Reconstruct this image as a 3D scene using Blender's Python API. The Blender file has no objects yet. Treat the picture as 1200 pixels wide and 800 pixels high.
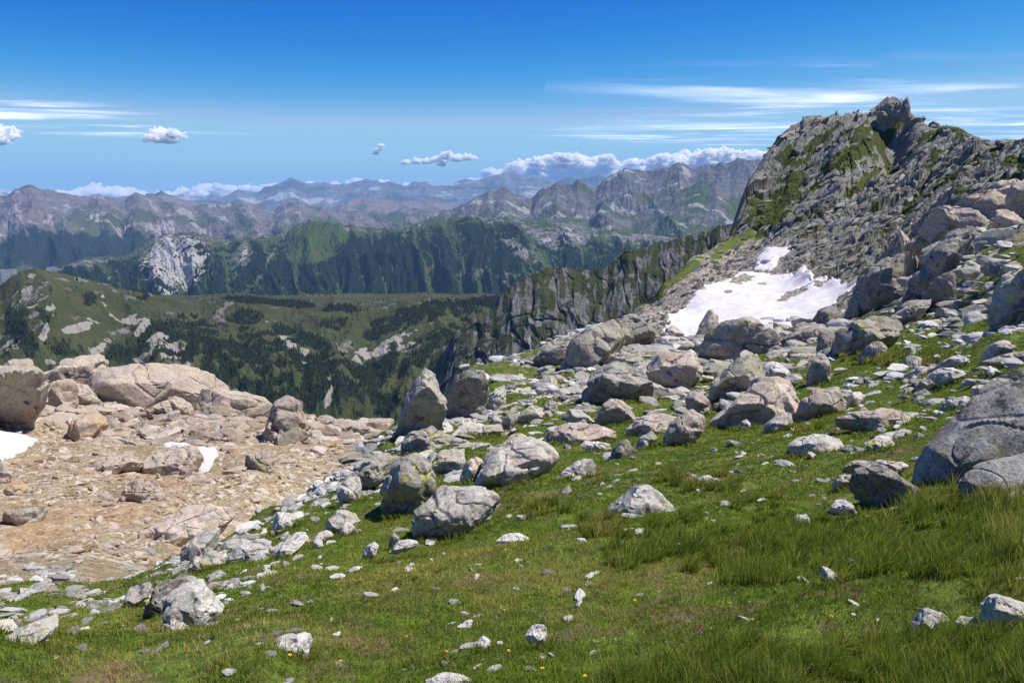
import bpy, bmesh, math, random
import numpy as np
from math import radians, sin, cos, tan, atan2, pi

# ------------------------------------------------------------------ camera, sky, sun
S = bpy.context.scene
COL = S.collection
EYE = 1.65                      # eye height above the turf at the photographer's feet
FPX = 933.0                     # focal length in photograph pixels (28 mm on full frame)
HORIZON = 225.0
PITCH = math.atan((400 - HORIZON) / FPX)
cam_d = bpy.data.cameras.new('camera')
cam = bpy.data.objects.new('camera', cam_d)
COL.objects.link(cam)
cam_d.sensor_width = 36.0
cam_d.lens = FPX * 36 / 1200
cam_d.clip_start = 0.1
cam_d.clip_end = 400000
cam.location = (0, 0, EYE)
cam.rotation_euler = (pi / 2 - PITCH, 0, 0)
S.camera = cam

SUN_AZ = 84.0                   # degrees to the right of the view
SUN_EL = 61.0
SUN_STRENGTH = 5.0
SKY_STRENGTH = 0.085
EXPOSURE = 0.42
world = bpy.data.worlds.new('World')
S.world = world
world.use_nodes = True
wn = world.node_tree
bg = wn.nodes['Background']
sky = wn.nodes.new('ShaderNodeTexSky')
sky.sky_type = 'NISHITA'
sky.sun_disc = False
sky.sun_elevation = radians(SUN_EL)
sky.sun_rotation = radians(SUN_AZ)
sky.altitude = 2400
sky.air_density = 1.0
sky.dust_density = 0.3
sky.ozone_density = 3.0
# the deep saturated blue of thin mountain air: steeper fall-off per channel than the plain model
_sep = wn.nodes.new('ShaderNodeSeparateColor'); _com = wn.nodes.new('ShaderNodeCombineColor')
wn.links.new(sky.outputs[0], _sep.inputs[0])
def _wm(op, a, b):
    n = wn.nodes.new('ShaderNodeMath'); n.operation = op
    for k, v in ((0, a), (1, b)):
        if hasattr(v, 'is_output'): wn.links.new(v, n.inputs[k])
        else: n.inputs[k].default_value = v
    return n.outputs[0]
for k, (ref, p_, tgt, lo, hi) in enumerate(((2.85, 5.6, 1.55, .10, 3.0), (4.48, 2.1, 4.1, .75, 5.6), (6.56, .67, 7.2, 1.5, 8.6))):
    q = _wm('MULTIPLY', _wm('POWER', _wm('DIVIDE', _sep.outputs[k], ref), p_), tgt)
    wn.links.new(_wm('MAXIMUM', _wm('MINIMUM', q, hi), lo), _com.inputs[k])
wn.links.new(_com.outputs[0], bg.inputs[0])
bg.inputs[1].default_value = SKY_STRENGTH
sl = bpy.data.lights.new('sun', 'SUN')
sl.energy = SUN_STRENGTH
sl.angle = radians(0.5)
sl.color = (1.0, 0.95, 0.87)
sun = bpy.data.objects.new('sun', sl)
COL.objects.link(sun)
sun.rotation_euler = (pi / 2 - radians(SUN_EL), 0, -radians(SUN_AZ) + pi)
sun.location = (60, 20, 120)
S.view_settings.view_transform = 'Standard'
S.view_settings.look = 'None'
S.view_settings.exposure = EXPOSURE
S.view_settings.gamma = 1.0
S.view_settings.use_curve_mapping = False
S.cycles.max_bounces = 12
S.cycles.diffuse_bounces = 3
S.cycles.transparent_max_bounces = 24
S.cycles.volume_bounces = 12

# ------------------------------------------------------------------ noise
_rs = np.random.RandomState(7)
_ANG = _rs.rand(256) * 2 * pi
_GX, _GY = np.cos(_ANG), np.sin(_ANG)
_G3 = _rs.normal(size=(256, 3)); _G3 /= np.linalg.norm(_G3, axis=1)[:, None]

def _hash(ix, iy, iz, seed):
    h = (ix * 374761393 + iy * 668265263 + iz * 1274126177 + seed * 974634777) & 0xFFFFFFFF
    h = ((h ^ (h >> 13)) * 1274126177) & 0xFFFFFFFF
    return h ^ (h >> 16)

def _fade(t): return t * t * t * (t * (t * 6 - 15) + 10)

def pn2(x, y, seed=0):
    x = np.asarray(x, float); y = np.asarray(y, float)
    xi = np.floor(x); yi = np.floor(y)
    fx, fy = x - xi, y - yi
    xi = xi.astype(np.int64); yi = yi.astype(np.int64)
    u, v = _fade(fx), _fade(fy)
    def g(dx, dy):
        h = _hash(xi + dx, yi + dy, 0, seed) & 255
        return _GX[h] * (fx - dx) + _GY[h] * (fy - dy)
    a = g(0, 0); b = g(1, 0); c = g(0, 1); d = g(1, 1)
    return 1.5 * ((a + u * (b - a)) * (1 - v) + (c + u * (d - c)) * v)

def pn3(p, seed=0):
    i = np.floor(p); f = p - i; i = i.astype(np.int64)
    u = _fade(f)
    out = 0
    for dx in (0, 1):
        wx = u[:, 0] if dx else 1 - u[:, 0]
        for dy in (0, 1):
            wy = u[:, 1] if dy else 1 - u[:, 1]
            for dz in (0, 1):
                wz = u[:, 2] if dz else 1 - u[:, 2]
                h = _hash(i[:, 0] + dx, i[:, 1] + dy, i[:, 2] + dz, seed) & 255
                g = _G3[h]
                out = out + wx * wy * wz * (g[:, 0] * (f[:, 0] - dx) + g[:, 1] * (f[:, 1] - dy) + g[:, 2] * (f[:, 2] - dz))
    return 1.5 * out

def fbm2(x, y, octv=5, seed=0, gain=.5, lac=2.03):
    o = 0; a = 1.0; f = 1.0
    for k in range(octv):
        o = o + a * pn2(x * f + 17.3 * k, y * f - 9.1 * k, seed + k)
        a *= gain; f *= lac
    return o

def ridged2(x, y, octv=5, seed=0, gain=.5, lac=2.03):
    o = 0; a = 1.0; f = 1.0; tot = 0
    for k in range(octv):
        o = o + a * (1 - 2 * np.abs(pn2(x * f + 11.3 * k, y * f - 5.1 * k, seed + k)))
        tot += a; a *= gain; f *= lac
    return o / tot

def fbm3(p, octv=4, seed=0, gain=.5):
    o = 0; a = 1.0; f = 1.0
    for k in range(octv):
        o = o + a * pn3(p * f + 7.7 * k, seed + k); a *= gain; f *= 2.03
    return o

def facets(x, y, seed, tilt, step):
    """Broken rock: a jittered cell pattern where each cell is a tilted plane at its own height."""
    xi = np.floor(x).astype(np.int64); yi = np.floor(y).astype(np.int64)
    best = np.full(x.shape, 1e9); second = np.full(x.shape, 1e9); out = np.zeros(x.shape)
    for dx in (-1, 0, 1):
        for dy in (-1, 0, 1):
            cx, cy = xi + dx, yi + dy
            h = _hash(cx, cy, 3, seed)
            px = cx + .5 + .85 * ((h & 255) / 255. - .5); py = cy + .5 + .85 * (((h >> 8) & 255) / 255. - .5)
            ga = ((h >> 16) & 255) / 255. - .5; gb = ((h >> 24) & 255) / 255. - .5
            hh = _hash(cx, cy, 9, seed) & 1023
            ddx, ddy = x - px, y - py
            d = ddx * ddx + ddy * ddy
            val = step * (hh / 1023. - .5) + 2 * tilt * (ga * ddx + gb * ddy)
            m = d < best
            second = np.where(m, best, np.minimum(second, d))
            out = np.where(m, val, out)
            best = np.where(m, d, best)
    return out, np.sqrt(second) - np.sqrt(best)

def sstep(a, b, x):
    t = np.clip((x - a) / (b - a), 0, 1)
    return t * t * (3 - 2 * t)

# ------------------------------------------------------------------ picture <-> place
SP, CP = sin(PITCH), cos(PITCH)
def ray(u, v):
    """azimuth and slope of the sight line through a photograph pixel"""
    a = (np.asarray(u, float) - 600) / FPX; b = (400 - np.asarray(v, float)) / FPX
    dx = a; dy = CP + b * SP; dz = -SP + b * CP
    h = np.hypot(dx, dy)
    return np.arctan2(dx, dy), dz / h
def at(u, v, r):
    th, sl_ = ray(u, v)
    return np.array([r * np.sin(th), r * np.cos(th), EYE + sl_ * r])
def pix(x, y, z):
    dz = z - EYE
    depth = np.maximum(y * CP - dz * SP, 1e-3)
    return 600 + FPX * x / depth, 400 - FPX * (y * SP + dz * CP) / depth

# ------------------------------------------------------------------ object helpers
def link(name, me, mat=None, label=None, cat=None, group=None, kind=None, parent=None, loc=None):
    o = bpy.data.objects.new(name, me)
    COL.objects.link(o)
    if mat is not None and me is not None:
        me.materials.append(mat)
    if label: o['label'] = label
    if cat: o['category'] = cat
    if group: o['group'] = group
    if kind: o['kind'] = kind
    if parent: o.parent = parent
    if loc is not None: o.location = loc
    return o

def mesh_np(name, verts, faces, smooth=True, attrs=None):
    """faces: (n,k) int array, all of one size"""
    me = bpy.data.meshes.new(name)
    verts = np.ascontiguousarray(verts, np.float32); faces = np.ascontiguousarray(faces, np.int32)
    n, k = faces.shape
    me.vertices.add(len(verts)); me.vertices.foreach_set('co', verts.ravel())
    me.loops.add(n * k); me.loops.foreach_set('vertex_index', faces.ravel())
    me.polygons.add(n)
    me.polygons.foreach_set('loop_start', np.arange(0, n * k, k, dtype=np.int32))
    me.polygons.foreach_set('use_smooth', np.full(n, smooth, bool))
    for nm, arr in (attrs or {}).items():
        a = me.attributes.new(nm, 'FLOAT', 'POINT')
        a.data.foreach_set('value', np.ascontiguousarray(arr, np.float32).ravel())
    me.update(calc_edges=True)
    return me

def grid_faces(nr, nc):
    i = np.arange(nr * nc).reshape(nr, nc)
    return np.stack([i[:-1, :-1], i[:-1, 1:], i[1:, 1:], i[1:, :-1]], -1).reshape(-1, 4)

_ico = {}
def ico(level):
    if level not in _ico:
        bm = bmesh.new(); bmesh.ops.create_icosphere(bm, subdivisions=level, radius=1)
        v = np.array([x.co[:] for x in bm.verts]); f = np.array([[q.index for q in x.verts] for x in bm.faces])
        bm.free(); _ico[level] = (v / np.linalg.norm(v, axis=1)[:, None], f)
    return _ico[level]

# ------------------------------------------------------------------ node helper
class NT:
    def __init__(s, name):
        s.mat = bpy.data.materials.new(name); s.mat.use_nodes = True
        s.t = s.mat.node_tree; s.t.nodes.clear()
        s.out = s.t.nodes.new('ShaderNodeOutputMaterial')
    def new(s, typ, **kw):
        n = s.t.nodes.new('ShaderNode' + typ)
        for k, v in kw.items():
            if k[0] == '_': setattr(n, k[1:], v)
        for k, v in kw.items():
            if k[0] != '_': s.set(n.inputs[k.replace('__', ' ')], v)
        return n
    def set(s, sock, v):
        if hasattr(v, 'is_output'): s.t.links.new(v, sock)
        elif isinstance(v, tuple) and len(v) == 3 and sock.type == 'RGBA': sock.default_value = (*v, 1)
        else: sock.default_value = v
    def pos(s): return s.new('NewGeometry').outputs['Position']
    def obj(s): return s.new('TexCoord').outputs['Object']
    def noise(s, vec, scale, detail=6., rough=.6, dist=0.):
        return s.new('TexNoise', Vector=vec, Scale=scale, Detail=detail, Roughness=rough, Distortion=dist).outputs[0]
    def voro(s, vec, scale, feature='F1', out='Distance', rand=1.0):
        return s.new('TexVoronoi', _feature=feature, Vector=vec, Scale=scale, Randomness=rand).outputs[out]
    def ramp(s, fac, a, b, lo=0., hi=1.):
        return s.new('MapRange', _interpolation_type='SMOOTHSTEP', Value=fac, From__Min=a, From__Max=b, To__Min=lo, To__Max=hi).outputs[0]
    def math(s, op, a, b=0., clamp=False):
        n = s.t.nodes.new('ShaderNodeMath'); n.operation = op; n.use_clamp = clamp
        s.set(n.inputs[0], a); s.set(n.inputs[1], b); return n.outputs[0]
    def mix(s, fac, a, b, blend='MIX'):
        n = s.t.nodes.new('ShaderNodeMix'); n.data_type = 'RGBA'; n.blend_type = blend
        s.set(n.inputs[0], fac); s.set(n.inputs[6], a); s.set(n.inputs[7], b); return n.outputs[2]
    def attr(s, name): return s.new('Attribute', _attribute_name=name).outputs['Fac']
    def mapping(s, vec, scale=(1, 1, 1), rot=(0, 0, 0)):
        return s.new('Mapping', Vector=vec, Scale=scale, Rotation=rot).outputs[0]
    def bsdf(s, color, rough=.85, bump=None, dist=.02, strength=.6, spec=.25):
        p = s.new('BsdfPrincipled', Base__Color=color, Roughness=rough)
        p.inputs['Specular IOR Level'].default_value = spec
        if bump is not None:
            b = s.new('Bump', Height=bump, Distance=dist, Strength=strength)
            s.t.links.new(b.outputs[0], p.inputs['Normal'])
        s.t.links.new(p.outputs[0], s.out.inputs[0])
        return s.mat
# ------------------------------------------------------------------ the near ground: one sheet from the feet to beyond the peak
# control points: (u, v, distance, zone)  zones: G meadow, M stony grass, B gravel bowl, D brown debris, P rock of the peak
CT = [(600,800,2.9,'G'),(0,800,3.5,'G'),(300,800,3.2,'G'),(900,800,2.7,'G'),(1200,800,2.4,'G'),
(1200,720,3.3,'G'),(900,720,3.7,'G'),(600,720,4.1,'G'),(300,720,5.4,'G'),(100,745,6.3,'G'),(0,745,6.8,'G'),
(1200,640,4.9,'G'),(900,650,5.4,'G'),(600,650,6.2,'G'),(400,650,8,'G'),(250,665,9.5,'G'),(180,702,8.6,'G'),
(1200,560,7.5,'G'),(1000,570,8.4,'G'),(800,560,10.5,'G'),(600,600,9,'G'),(530,625,8.4,'G'),(480,600,11,'G'),
(400,602,12.5,'G'),(310,635,12,'G'),(220,652,13,'M'),(120,700,11,'M'),
(300,605,17,'M'),(380,572,21,'M'),(440,522,28,'M'),(500,500,30,'M'),
(1000,500,15,'G'),(1200,480,11,'G'),(800,505,18,'G'),(650,512,20,'G'),(570,515,22,'M'),(700,520,18,'G'),(900,500,17,'G'),
(620,470,30,'M'),(700,445,36,'M'),(850,470,26,'M'),(1000,435,27,'G'),(1100,435,20,'G'),(1200,425,16,'G'),
(1000,395,42,'M'),(1090,400,32,'G'),(1200,385,24,'M'),(760,420,44,'M'),(620,440,42,'M'),
(850,405,58,'M'),(720,400,58,'M'),(790,395,80,'D'),(930,395,66,'M'),(800,362,108,'D'),(900,340,122,'D'),(980,350,98,'D'),(900,297,150,'D'),
(730,385,74,'M'),(780,345,122,'D'),(840,310,150,'D'),
(1050,355,66,'P'),(1100,340,50,'M'),(1200,305,44,'M'),(1150,285,62,'M'),(1200,250,72,'P'),(1150,240,92,'P'),(1180,205,115,'P'),(1130,370,40,'M'),
(1000,290,140,'P'),(1000,230,180,'P'),(1060,280,125,'P'),(1100,230,150,'P'),(950,300,145,'P'),(1100,180,190,'P'),(950,200,205,'P'),(900,230,200,'P'),(1050,160,215,'P'),(870,290,178,'D'),
(-150,800,4.2,'G'),(-150,745,7.4,'G'),(-150,700,14,'M'),(-150,600,38,'B'),(-150,500,62,'B'),
(1350,800,2.2,'G'),(1350,600,5.5,'G'),(1350,480,9,'G'),(1350,400,14,'G'),(1350,300,38,'M'),(1350,230,80,'P'),
(0,702,14,'M'),(0,655,27,'B'),(0,600,39,'B'),(0,550,50,'B'),(0,505,62,'B'),(100,652,24,'B'),(100,600,37,'B'),(200,610,34,'B'),(200,560,47,'B'),
(300,560,46,'B'),(380,540,52,'B'),(300,510,60,'B'),(100,525,58,'B'),(420,508,66,'B'),(200,490,70,'B'),(100,482,72,'B'),(40,470,74,'B'),(300,490,70,'B')]
# skylines of the sheet, beyond which it falls away
SIL = [(-150,446,84,'B'),(0,448,82,'B'),(53,446,80,'B'),(120,440,84,'B'),(210,445,84,'B'),(260,460,80,'B'),(300,474,78,'B'),(343,484,74,'B'),(400,495,72,'B'),(457,504,70,'B'),
(540,448,46,'M'),(580,435,54,'M'),(630,415,62,'M'),(665,402,68,'M'),(700,388,76,'M'),(740,369,100,'D'),(770,343,128,'D'),(800,318,155,'D'),(837,291,180,'D'),(860,262,198,'P'),(872,229,208,'P'),(880,214,214,'P'),(893,189,220,'P'),
(910,166,226,'P'),(925,150,228,'P'),(947,138,228,'P'),(967,136,228,'P'),(990,134,226,'P'),(1010,132,224,'P'),(1030,126,222,'P'),(1050,124,220,'P'),(1068,136,218,'P'),(1090,150,216,'P'),(1110,154,214,'P'),(1137,165,210,'P'),(1153,175,206,'P'),(1177,179,200,'P'),(1205,183,196,'P'),(1350,200,170,'P')]
# ground hidden behind the lip of the meadow: (u, distance, height relative to the eye, zone)
HID = [(300,25,-12.2,'B'),(200,20,-9.8,'M'),(380,32,-14.8,'B'),(440,40,-16.5,'B'),(440,54,-18.0,'B'),(490,42,-17,'M'),(490,60,-26,'M'),(0,0.9,-1.65,'G'),(600,0.9,-1.65,'G'),(1200,0.9,-1.62,'G'),(600,1.8,-1.68,'G')]
cth, clr, cz, czone = [], [], [], []
def addc(th, r, z, zone):
    cth.append(th); clr.append(math.log(r)); cz.append(z); czone.append(zone)
for u, v, r, zn in CT + SIL:
    th, s_ = ray(u, v); addc(float(th), r, EYE + s_ * r, zn)
for u, v, r, zn in SIL:
    th, s_ = ray(u, v); z = EYE + s_ * r
    addc(float(th), r * 1.07, z - .035 * r, zn)
    addc(float(th), r * 1.25, z - .17 * r, zn)
    addc(float(th), r * 1.8, z - .62 * r, zn)
    addc(float(th), r * 3.2, z - 1.6 * r, zn)
for u, r, z, zn in HID:
    th, s_ = ray(u, 500); addc(float(th), r, EYE + z, zn)
cth, clr, cz = map(np.array, (cth, clr, cz))
# heights are stored as slope seen from the eye, which is smooth in (azimuth, log distance)
cval = (cz - EYE) / np.exp(clr)
AZ = 2.2                                            # azimuth counts more than log distance
cx_, cy_ = cth * AZ * 1.6, clr
def mq(d2): return np.sqrt(d2 + .0025)
A = mq((cx_[:, None] - cx_) ** 2 + (cy_[:, None] - cy_) ** 2)
A[np.diag_indices(len(A))] += 1e-4
n_c = len(cx_)
Pm = np.stack([np.ones(n_c), cx_, cy_], 1)
K = np.block([[A, Pm], [Pm.T, np.zeros((3, 3))]])
wts = np.linalg.solve(K, np.concatenate([cval, np.zeros(3)]))
TH0, TH1, NTH = radians(-82), radians(82), 1000
LR0, LR1, NLR = math.log(.9), math.log(520), 520
gth = np.linspace(TH0, TH1, NTH); glr = np.linspace(LR0, LR1, NLR)
GT, GR = np.meshgrid(gth, glr)                      # rows: distance, columns: azimuth
base = np.zeros(GT.size); zw = {k: np.zeros(GT.size) for k in 'GMBDP'}; ztot = np.zeros(GT.size)
X_, Y_ = (np.clip(GT, radians(-43), radians(43)) + .25 * (GT - np.clip(GT, radians(-43), radians(43)))).ravel() * AZ * 1.6, GR.ravel()
zarr = np.array(czone)
for k0 in range(0, GT.size, 20000):
    sl_ = slice(k0, k0 + 20000)
    d2 = (X_[sl_, None] - cx_) ** 2 + (Y_[sl_, None] - cy_) ** 2
    base[sl_] = mq(d2) @ wts[:n_c] + wts[n_c] + wts[n_c + 1] * X_[sl_] + wts[n_c + 2] * Y_[sl_]
    iw = 1 / (d2 + 2e-4) ** 2
    for kz in zw: zw[kz][sl_] = iw[:, zarr == kz].sum(1)
    ztot[sl_] = iw.sum(1)
BASE = base.reshape(GT.shape)                       # slope
ZW = {k: (zw[k] / ztot).reshape(GT.shape) for k in zw}

def bil(T, th, lr):
    a = np.clip((th - TH0) / (TH1 - TH0) * (NTH - 1), 0, NTH - 1.001); b = np.clip((lr - LR0) / (LR1 - LR0) * (NLR - 1), 0, NLR - 1.001)
    i = a.astype(int); j = b.astype(int); fa, fb = a - i, b - j
    return (T[j, i] * (1 - fa) + T[j, i + 1] * fa) * (1 - fb) + (T[j + 1, i] * (1 - fa) + T[j + 1, i + 1] * fa) * fb

def zone(th, lr, k): return bil(ZW[k], th, lr)
def ellipse(u, v, cu, cv, a, b, ang=0.):
    c, s_ = cos(radians(ang)), sin(radians(ang))
    du, dv = u - cu, v - cv
    return np.sqrt(((du * c + dv * s_) / a) ** 2 + ((-du * s_ + dv * c) / b) ** 2)

def detail(x, y, r, th, lr):
    """height added to the smooth sheet"""
    g, m_, b_, d_, p_ = (zone(th, lr, k) for k in 'GMBDP')
    h = (g + m_) * (.10 * fbm2(x / 2.3, y / 2.3, 3, 1) + .035 * fbm2(x / .45, y / .45, 3, 5)) * np.clip(r / 6, .35, 1)
    h = h + m_ * .16 * fbm2(x / 1.1, y / 1.1, 3, 8)
    nb = (b_ + d_ + .5 * m_) * sstep(14, 26, r)
    h = h + nb * (.42 * fbm2(x / 7, y / 7, 4, 11) + .10 * fbm2(x / 1.1, y / 1.1, 3, 15))
    idx = (p_ > .03) & (r > 40)
    if idx.any():
        xs, ys, pw = x[idx], y[idx], sstep(.05, .6, p_[idx])
        # strata rise to the right and away: stretch the blocks that way
        wx = xs + 3 * fbm2(xs / 25, ys / 25, 2, 31); wy = ys + 3 * fbm2(xs / 25, ys / 25, 2, 32)
        ca, sa = cos(radians(52)), sin(radians(52))
        al, ac = wx * ca + wy * sa, -wx * sa + wy * ca
        f1, e1 = facets(al / 26, ac / 8, 41, 3.4, 3.0)
        f2, e2 = facets(al / 9 + 3, ac / 3.4, 42, 1.6, 2.3)
        f3, e3 = facets(al / 3.2, ac / 1.6, 43, .7, 1.05)
        f4, e4 = facets(al / 1.3, ac / .8, 44, .3, .48)
        rough = .35 + .65 * sstep(-.35, .25, fbm2(xs / 18, ys / 18, 3, 35))
        cr = -.8 * (1 - sstep(0, .12, e1)) - .5 * (1 - sstep(0, .14, e2))
        hp = f1 * .8 + rough * (f2 + f3 + cr) + f4
        rc = np.interp(th[idx], [float(ray(q[0], q[1])[0]) for q in SIL], [q[2] for q in SIL])
        far = (.35 + .65 * sstep(60, 110, r[idx])) * (.26 + .74 * sstep(1.0, .78, r[idx] / rc))
        h[idx] += pw * hp * far
    return h

def base_z(th, lr): return EYE + bil(BASE, th, lr) * np.exp(lr)

mth = np.concatenate([np.linspace(TH0 + .004, radians(-37), 110, endpoint=False), np.linspace(radians(-37), radians(37), 1280), np.linspace(radians(37), TH1 - .004, 111)[1:]])
NTHM = len(mth)
mlr = np.concatenate([np.linspace(LR0, math.log(58), 520, endpoint=False), np.linspace(math.log(58), math.log(255), 860, endpoint=False), np.linspace(math.log(255), LR1 - .01, 60)])
MT, ML = np.meshgrid(mth, mlr)
MR = np.exp(ML)
gx, gy = (MR * np.sin(MT)).ravel(), (MR * np.cos(MT)).ravel()
gth_, glr_, gr_ = MT.ravel(), ML.ravel(), MR.ravel()
gz_base = base_z(gth_, glr_)
gdet = np.zeros(gx.size)
for k0 in range(0, gx.size, 250000):
    s_ = slice(k0, k0 + 250000)
    gdet[s_] = detail(gx[s_], gy[s_], gr_[s_], gth_[s_], glr_[s_])
gz = gz_base + gdet
# table of the final surface for standing things on it
GZT = gz.reshape(MR.shape)
def ground_z(x, y):
    r = np.hypot(x, y); th = np.arctan2(x, y); lr = np.log(np.maximum(r, .91))
    a = np.clip(np.interp(th, mth, np.arange(NTHM)), 0, NTHM - 1.001)
    b = np.clip(np.interp(lr, mlr, np.arange(len(mlr))), 0, len(mlr) - 1.001)
    i = np.asarray(a).astype(int); j = np.asarray(b).astype(int); fa, fb = a - i, b - j
    return (GZT[j, i] * (1 - fa) + GZT[j, i + 1] * fa) * (1 - fb) + (GZT[j + 1, i] * (1 - fa) + GZT[j + 1, i + 1] * fa) * fb
HIT_LR = np.linspace(math.log(1.6), math.log(300), 1400)
def hit(u, v):
    """distance at which the sight line through a pixel meets the smooth ground"""
    th, s_ = ray(u, v)
    z = base_z(np.full(HIT_LR.shape, float(th)), HIT_LR)
    below = (EYE + float(s_) * np.exp(HIT_LR)) <= z
    k = np.argmax(below)
    return float(np.exp(HIT_LR[k])) if below.any() else None

gu, gv = pix(gx, gy, gz)
a_g, a_m, a_b, a_d, a_p = (zone(gth_, glr_, k) for k in 'GMBDP')
nz = fbm2(gx / 3.0, gy / 3.0, 4, 61); nz2 = fbm2(gx / 9.0, gy / 9.0, 4, 66)
green = np.clip(a_g * 1.15 + a_m * .75, 0, 1)
# turf strips on the peak and in the bowl
strip = np.full(gx.size, 9.)
for e in [(912,238,72,17,-52),(1003,180,52,13,-38),(1040,160,34,8,-62),(960,165,30,6,-40),(880,262,34,12,-60),(1112,268,26,7,-30),(1010,215,30,8,-40),(1070,240,26,8,-40),(1140,290,50,16,-8),(1185,305,40,22,0),(1160,330,40,10,0),
          (208,466,80,5,4),(300,484,26,5,20),(240,480,40,6,10),(780,335,60,9,-38),(700,395,50,8,-30),(850,290,30,10,-45),(1190,190,30,8,10),(1040,380,60,20,-10),(970,375,12,14,0)]:
    strip = np.minimum(strip, ellipse(gu, gv, *e))
far_ = sstep(36, 46, gr_)
sfac = sstep(1.08, .5, strip + .5 * nz * sstep(60, 120, gr_) + .25 * nz2) * far_
speck = sstep(.22, .46, nz2 + .35 * nz) * a_p * .8
green = np.clip(np.maximum(green * (1 - .25 * far_), np.maximum(sfac, speck)), 0, 1)
# the meadow thins where stones break the turf
green = green * (1 - .8 * sstep(.25, .6, nz + .3 * nz2) * (a_m > .3))
debris = np.clip(a_d * 1.2, 0, 1)
ground_me = mesh_np('ground', np.stack([gx, gy, gz], 1), grid_faces(*MR.shape)[:, ::-1], True,
                    {'green': green, 'bowl': a_b, 'debris': debris, 'rock': a_p})
# sharp rock on the peak
poly_r = np.repeat(.5 * (a_p.reshape(MR.shape)[:-1, :-1] + a_p.reshape(MR.shape)[1:, 1:]), 1)
ground_me.polygons.foreach_set('use_smooth', poly_r.ravel() < .4)

m = NT('mountain_ground')
p = m.pos()
n1, n2, n3 = m.noise(p, .35, 6), m.noise(p, 2.2, 6, .65), m.noise(p, 14., 4, .7)
turf = m.mix(m.ramp(m.noise(p, 6., 6, .75), .38, .62), (.045, .072, .012), (.110, .165, .020))
turf = m.mix(m.ramp(n1, .48, .66), turf, (.125, .135, .030))
turf = m.mix(m.ramp(m.noise(p, 1.7, 7, .75), .53, .61), turf, (.15, .105, .062))
turf = m.mix(m.ramp(m.attr('rock'), .1, .5), turf, m.mix(m.ramp(n2, .3, .7), (.045, .055, .016), (.085, .100, .026)))
cellv = m.new('SeparateColor', Color=m.new('TexVoronoi', Vector=p, Scale=3.4).outputs['Color']).outputs[0]
cellw = m.new('SeparateColor', Color=m.new('TexVoronoi', Vector=p, Scale=9.).outputs['Color']).outputs[1]
grav = m.mix(m.ramp(m.noise(p, .8, 8, .75), .36, .62), (.15, .105, .054), (.29, .225, .13))
grav = m.mix(m.ramp(cellw, .3, .9), grav, (.39, .325, .235))
grav = m.mix(m.ramp(cellv, .72, .9), grav, (.49, .43, .355))
grav = m.mix(m.math('MULTIPLY', m.ramp(m.noise(p, .22, 7, .65), .5, .62), .7), grav, (.19, .15, .075))
grav = m.mix(m.math('MULTIPLY', m.ramp(m.noise(p, .13, 6, .65), .53, .66), .6), grav, (.36, .225, .11))
deb = m.mix(m.ramp(n2, .35, .7), (.14, .105, .07), (.30, .25, .20))
deb = m.mix(m.ramp(cellv, .5, .8), deb, (.36, .34, .31))
rk = m.mix(m.ramp(n2, .3, .7), (.115, .110, .096), (.25, .24, .21))
rk = m.mix(m.ramp(n1, .45, .7), rk, (.33, .315, .27))
rk = m.mix(m.math('MULTIPLY', m.ramp(m.noise(p, .8, 8, .7), .52, .62), .6), rk, (.15, .155, .07))
rk = m.mix(m.ramp(m.noise(p, 5., 4, .7), .6, .7), rk, (.035, .033, .03))
c = m.mix(m.attr('bowl'), deb, grav)
c = m.mix(m.ramp(m.attr('rock'), .25, .6), c, rk)
gm = m.ramp(m.math('ADD', m.attr('green'), m.math('MULTIPLY', m.math('SUBTRACT', n2, .5), .7)), .35, .62)
c = m.mix(gm, c, turf)
bump = m.math('ADD', m.math('MULTIPLY', n3, .4), m.math('ADD', n2, m.math('MULTIPLY', m.voro(p, 7.), .5)))
GROUND_MAT = m.bsdf(c, .95, bump, .12, .8, .1)
ground = link('ground', ground_me, GROUND_MAT, kind='structure')

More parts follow.
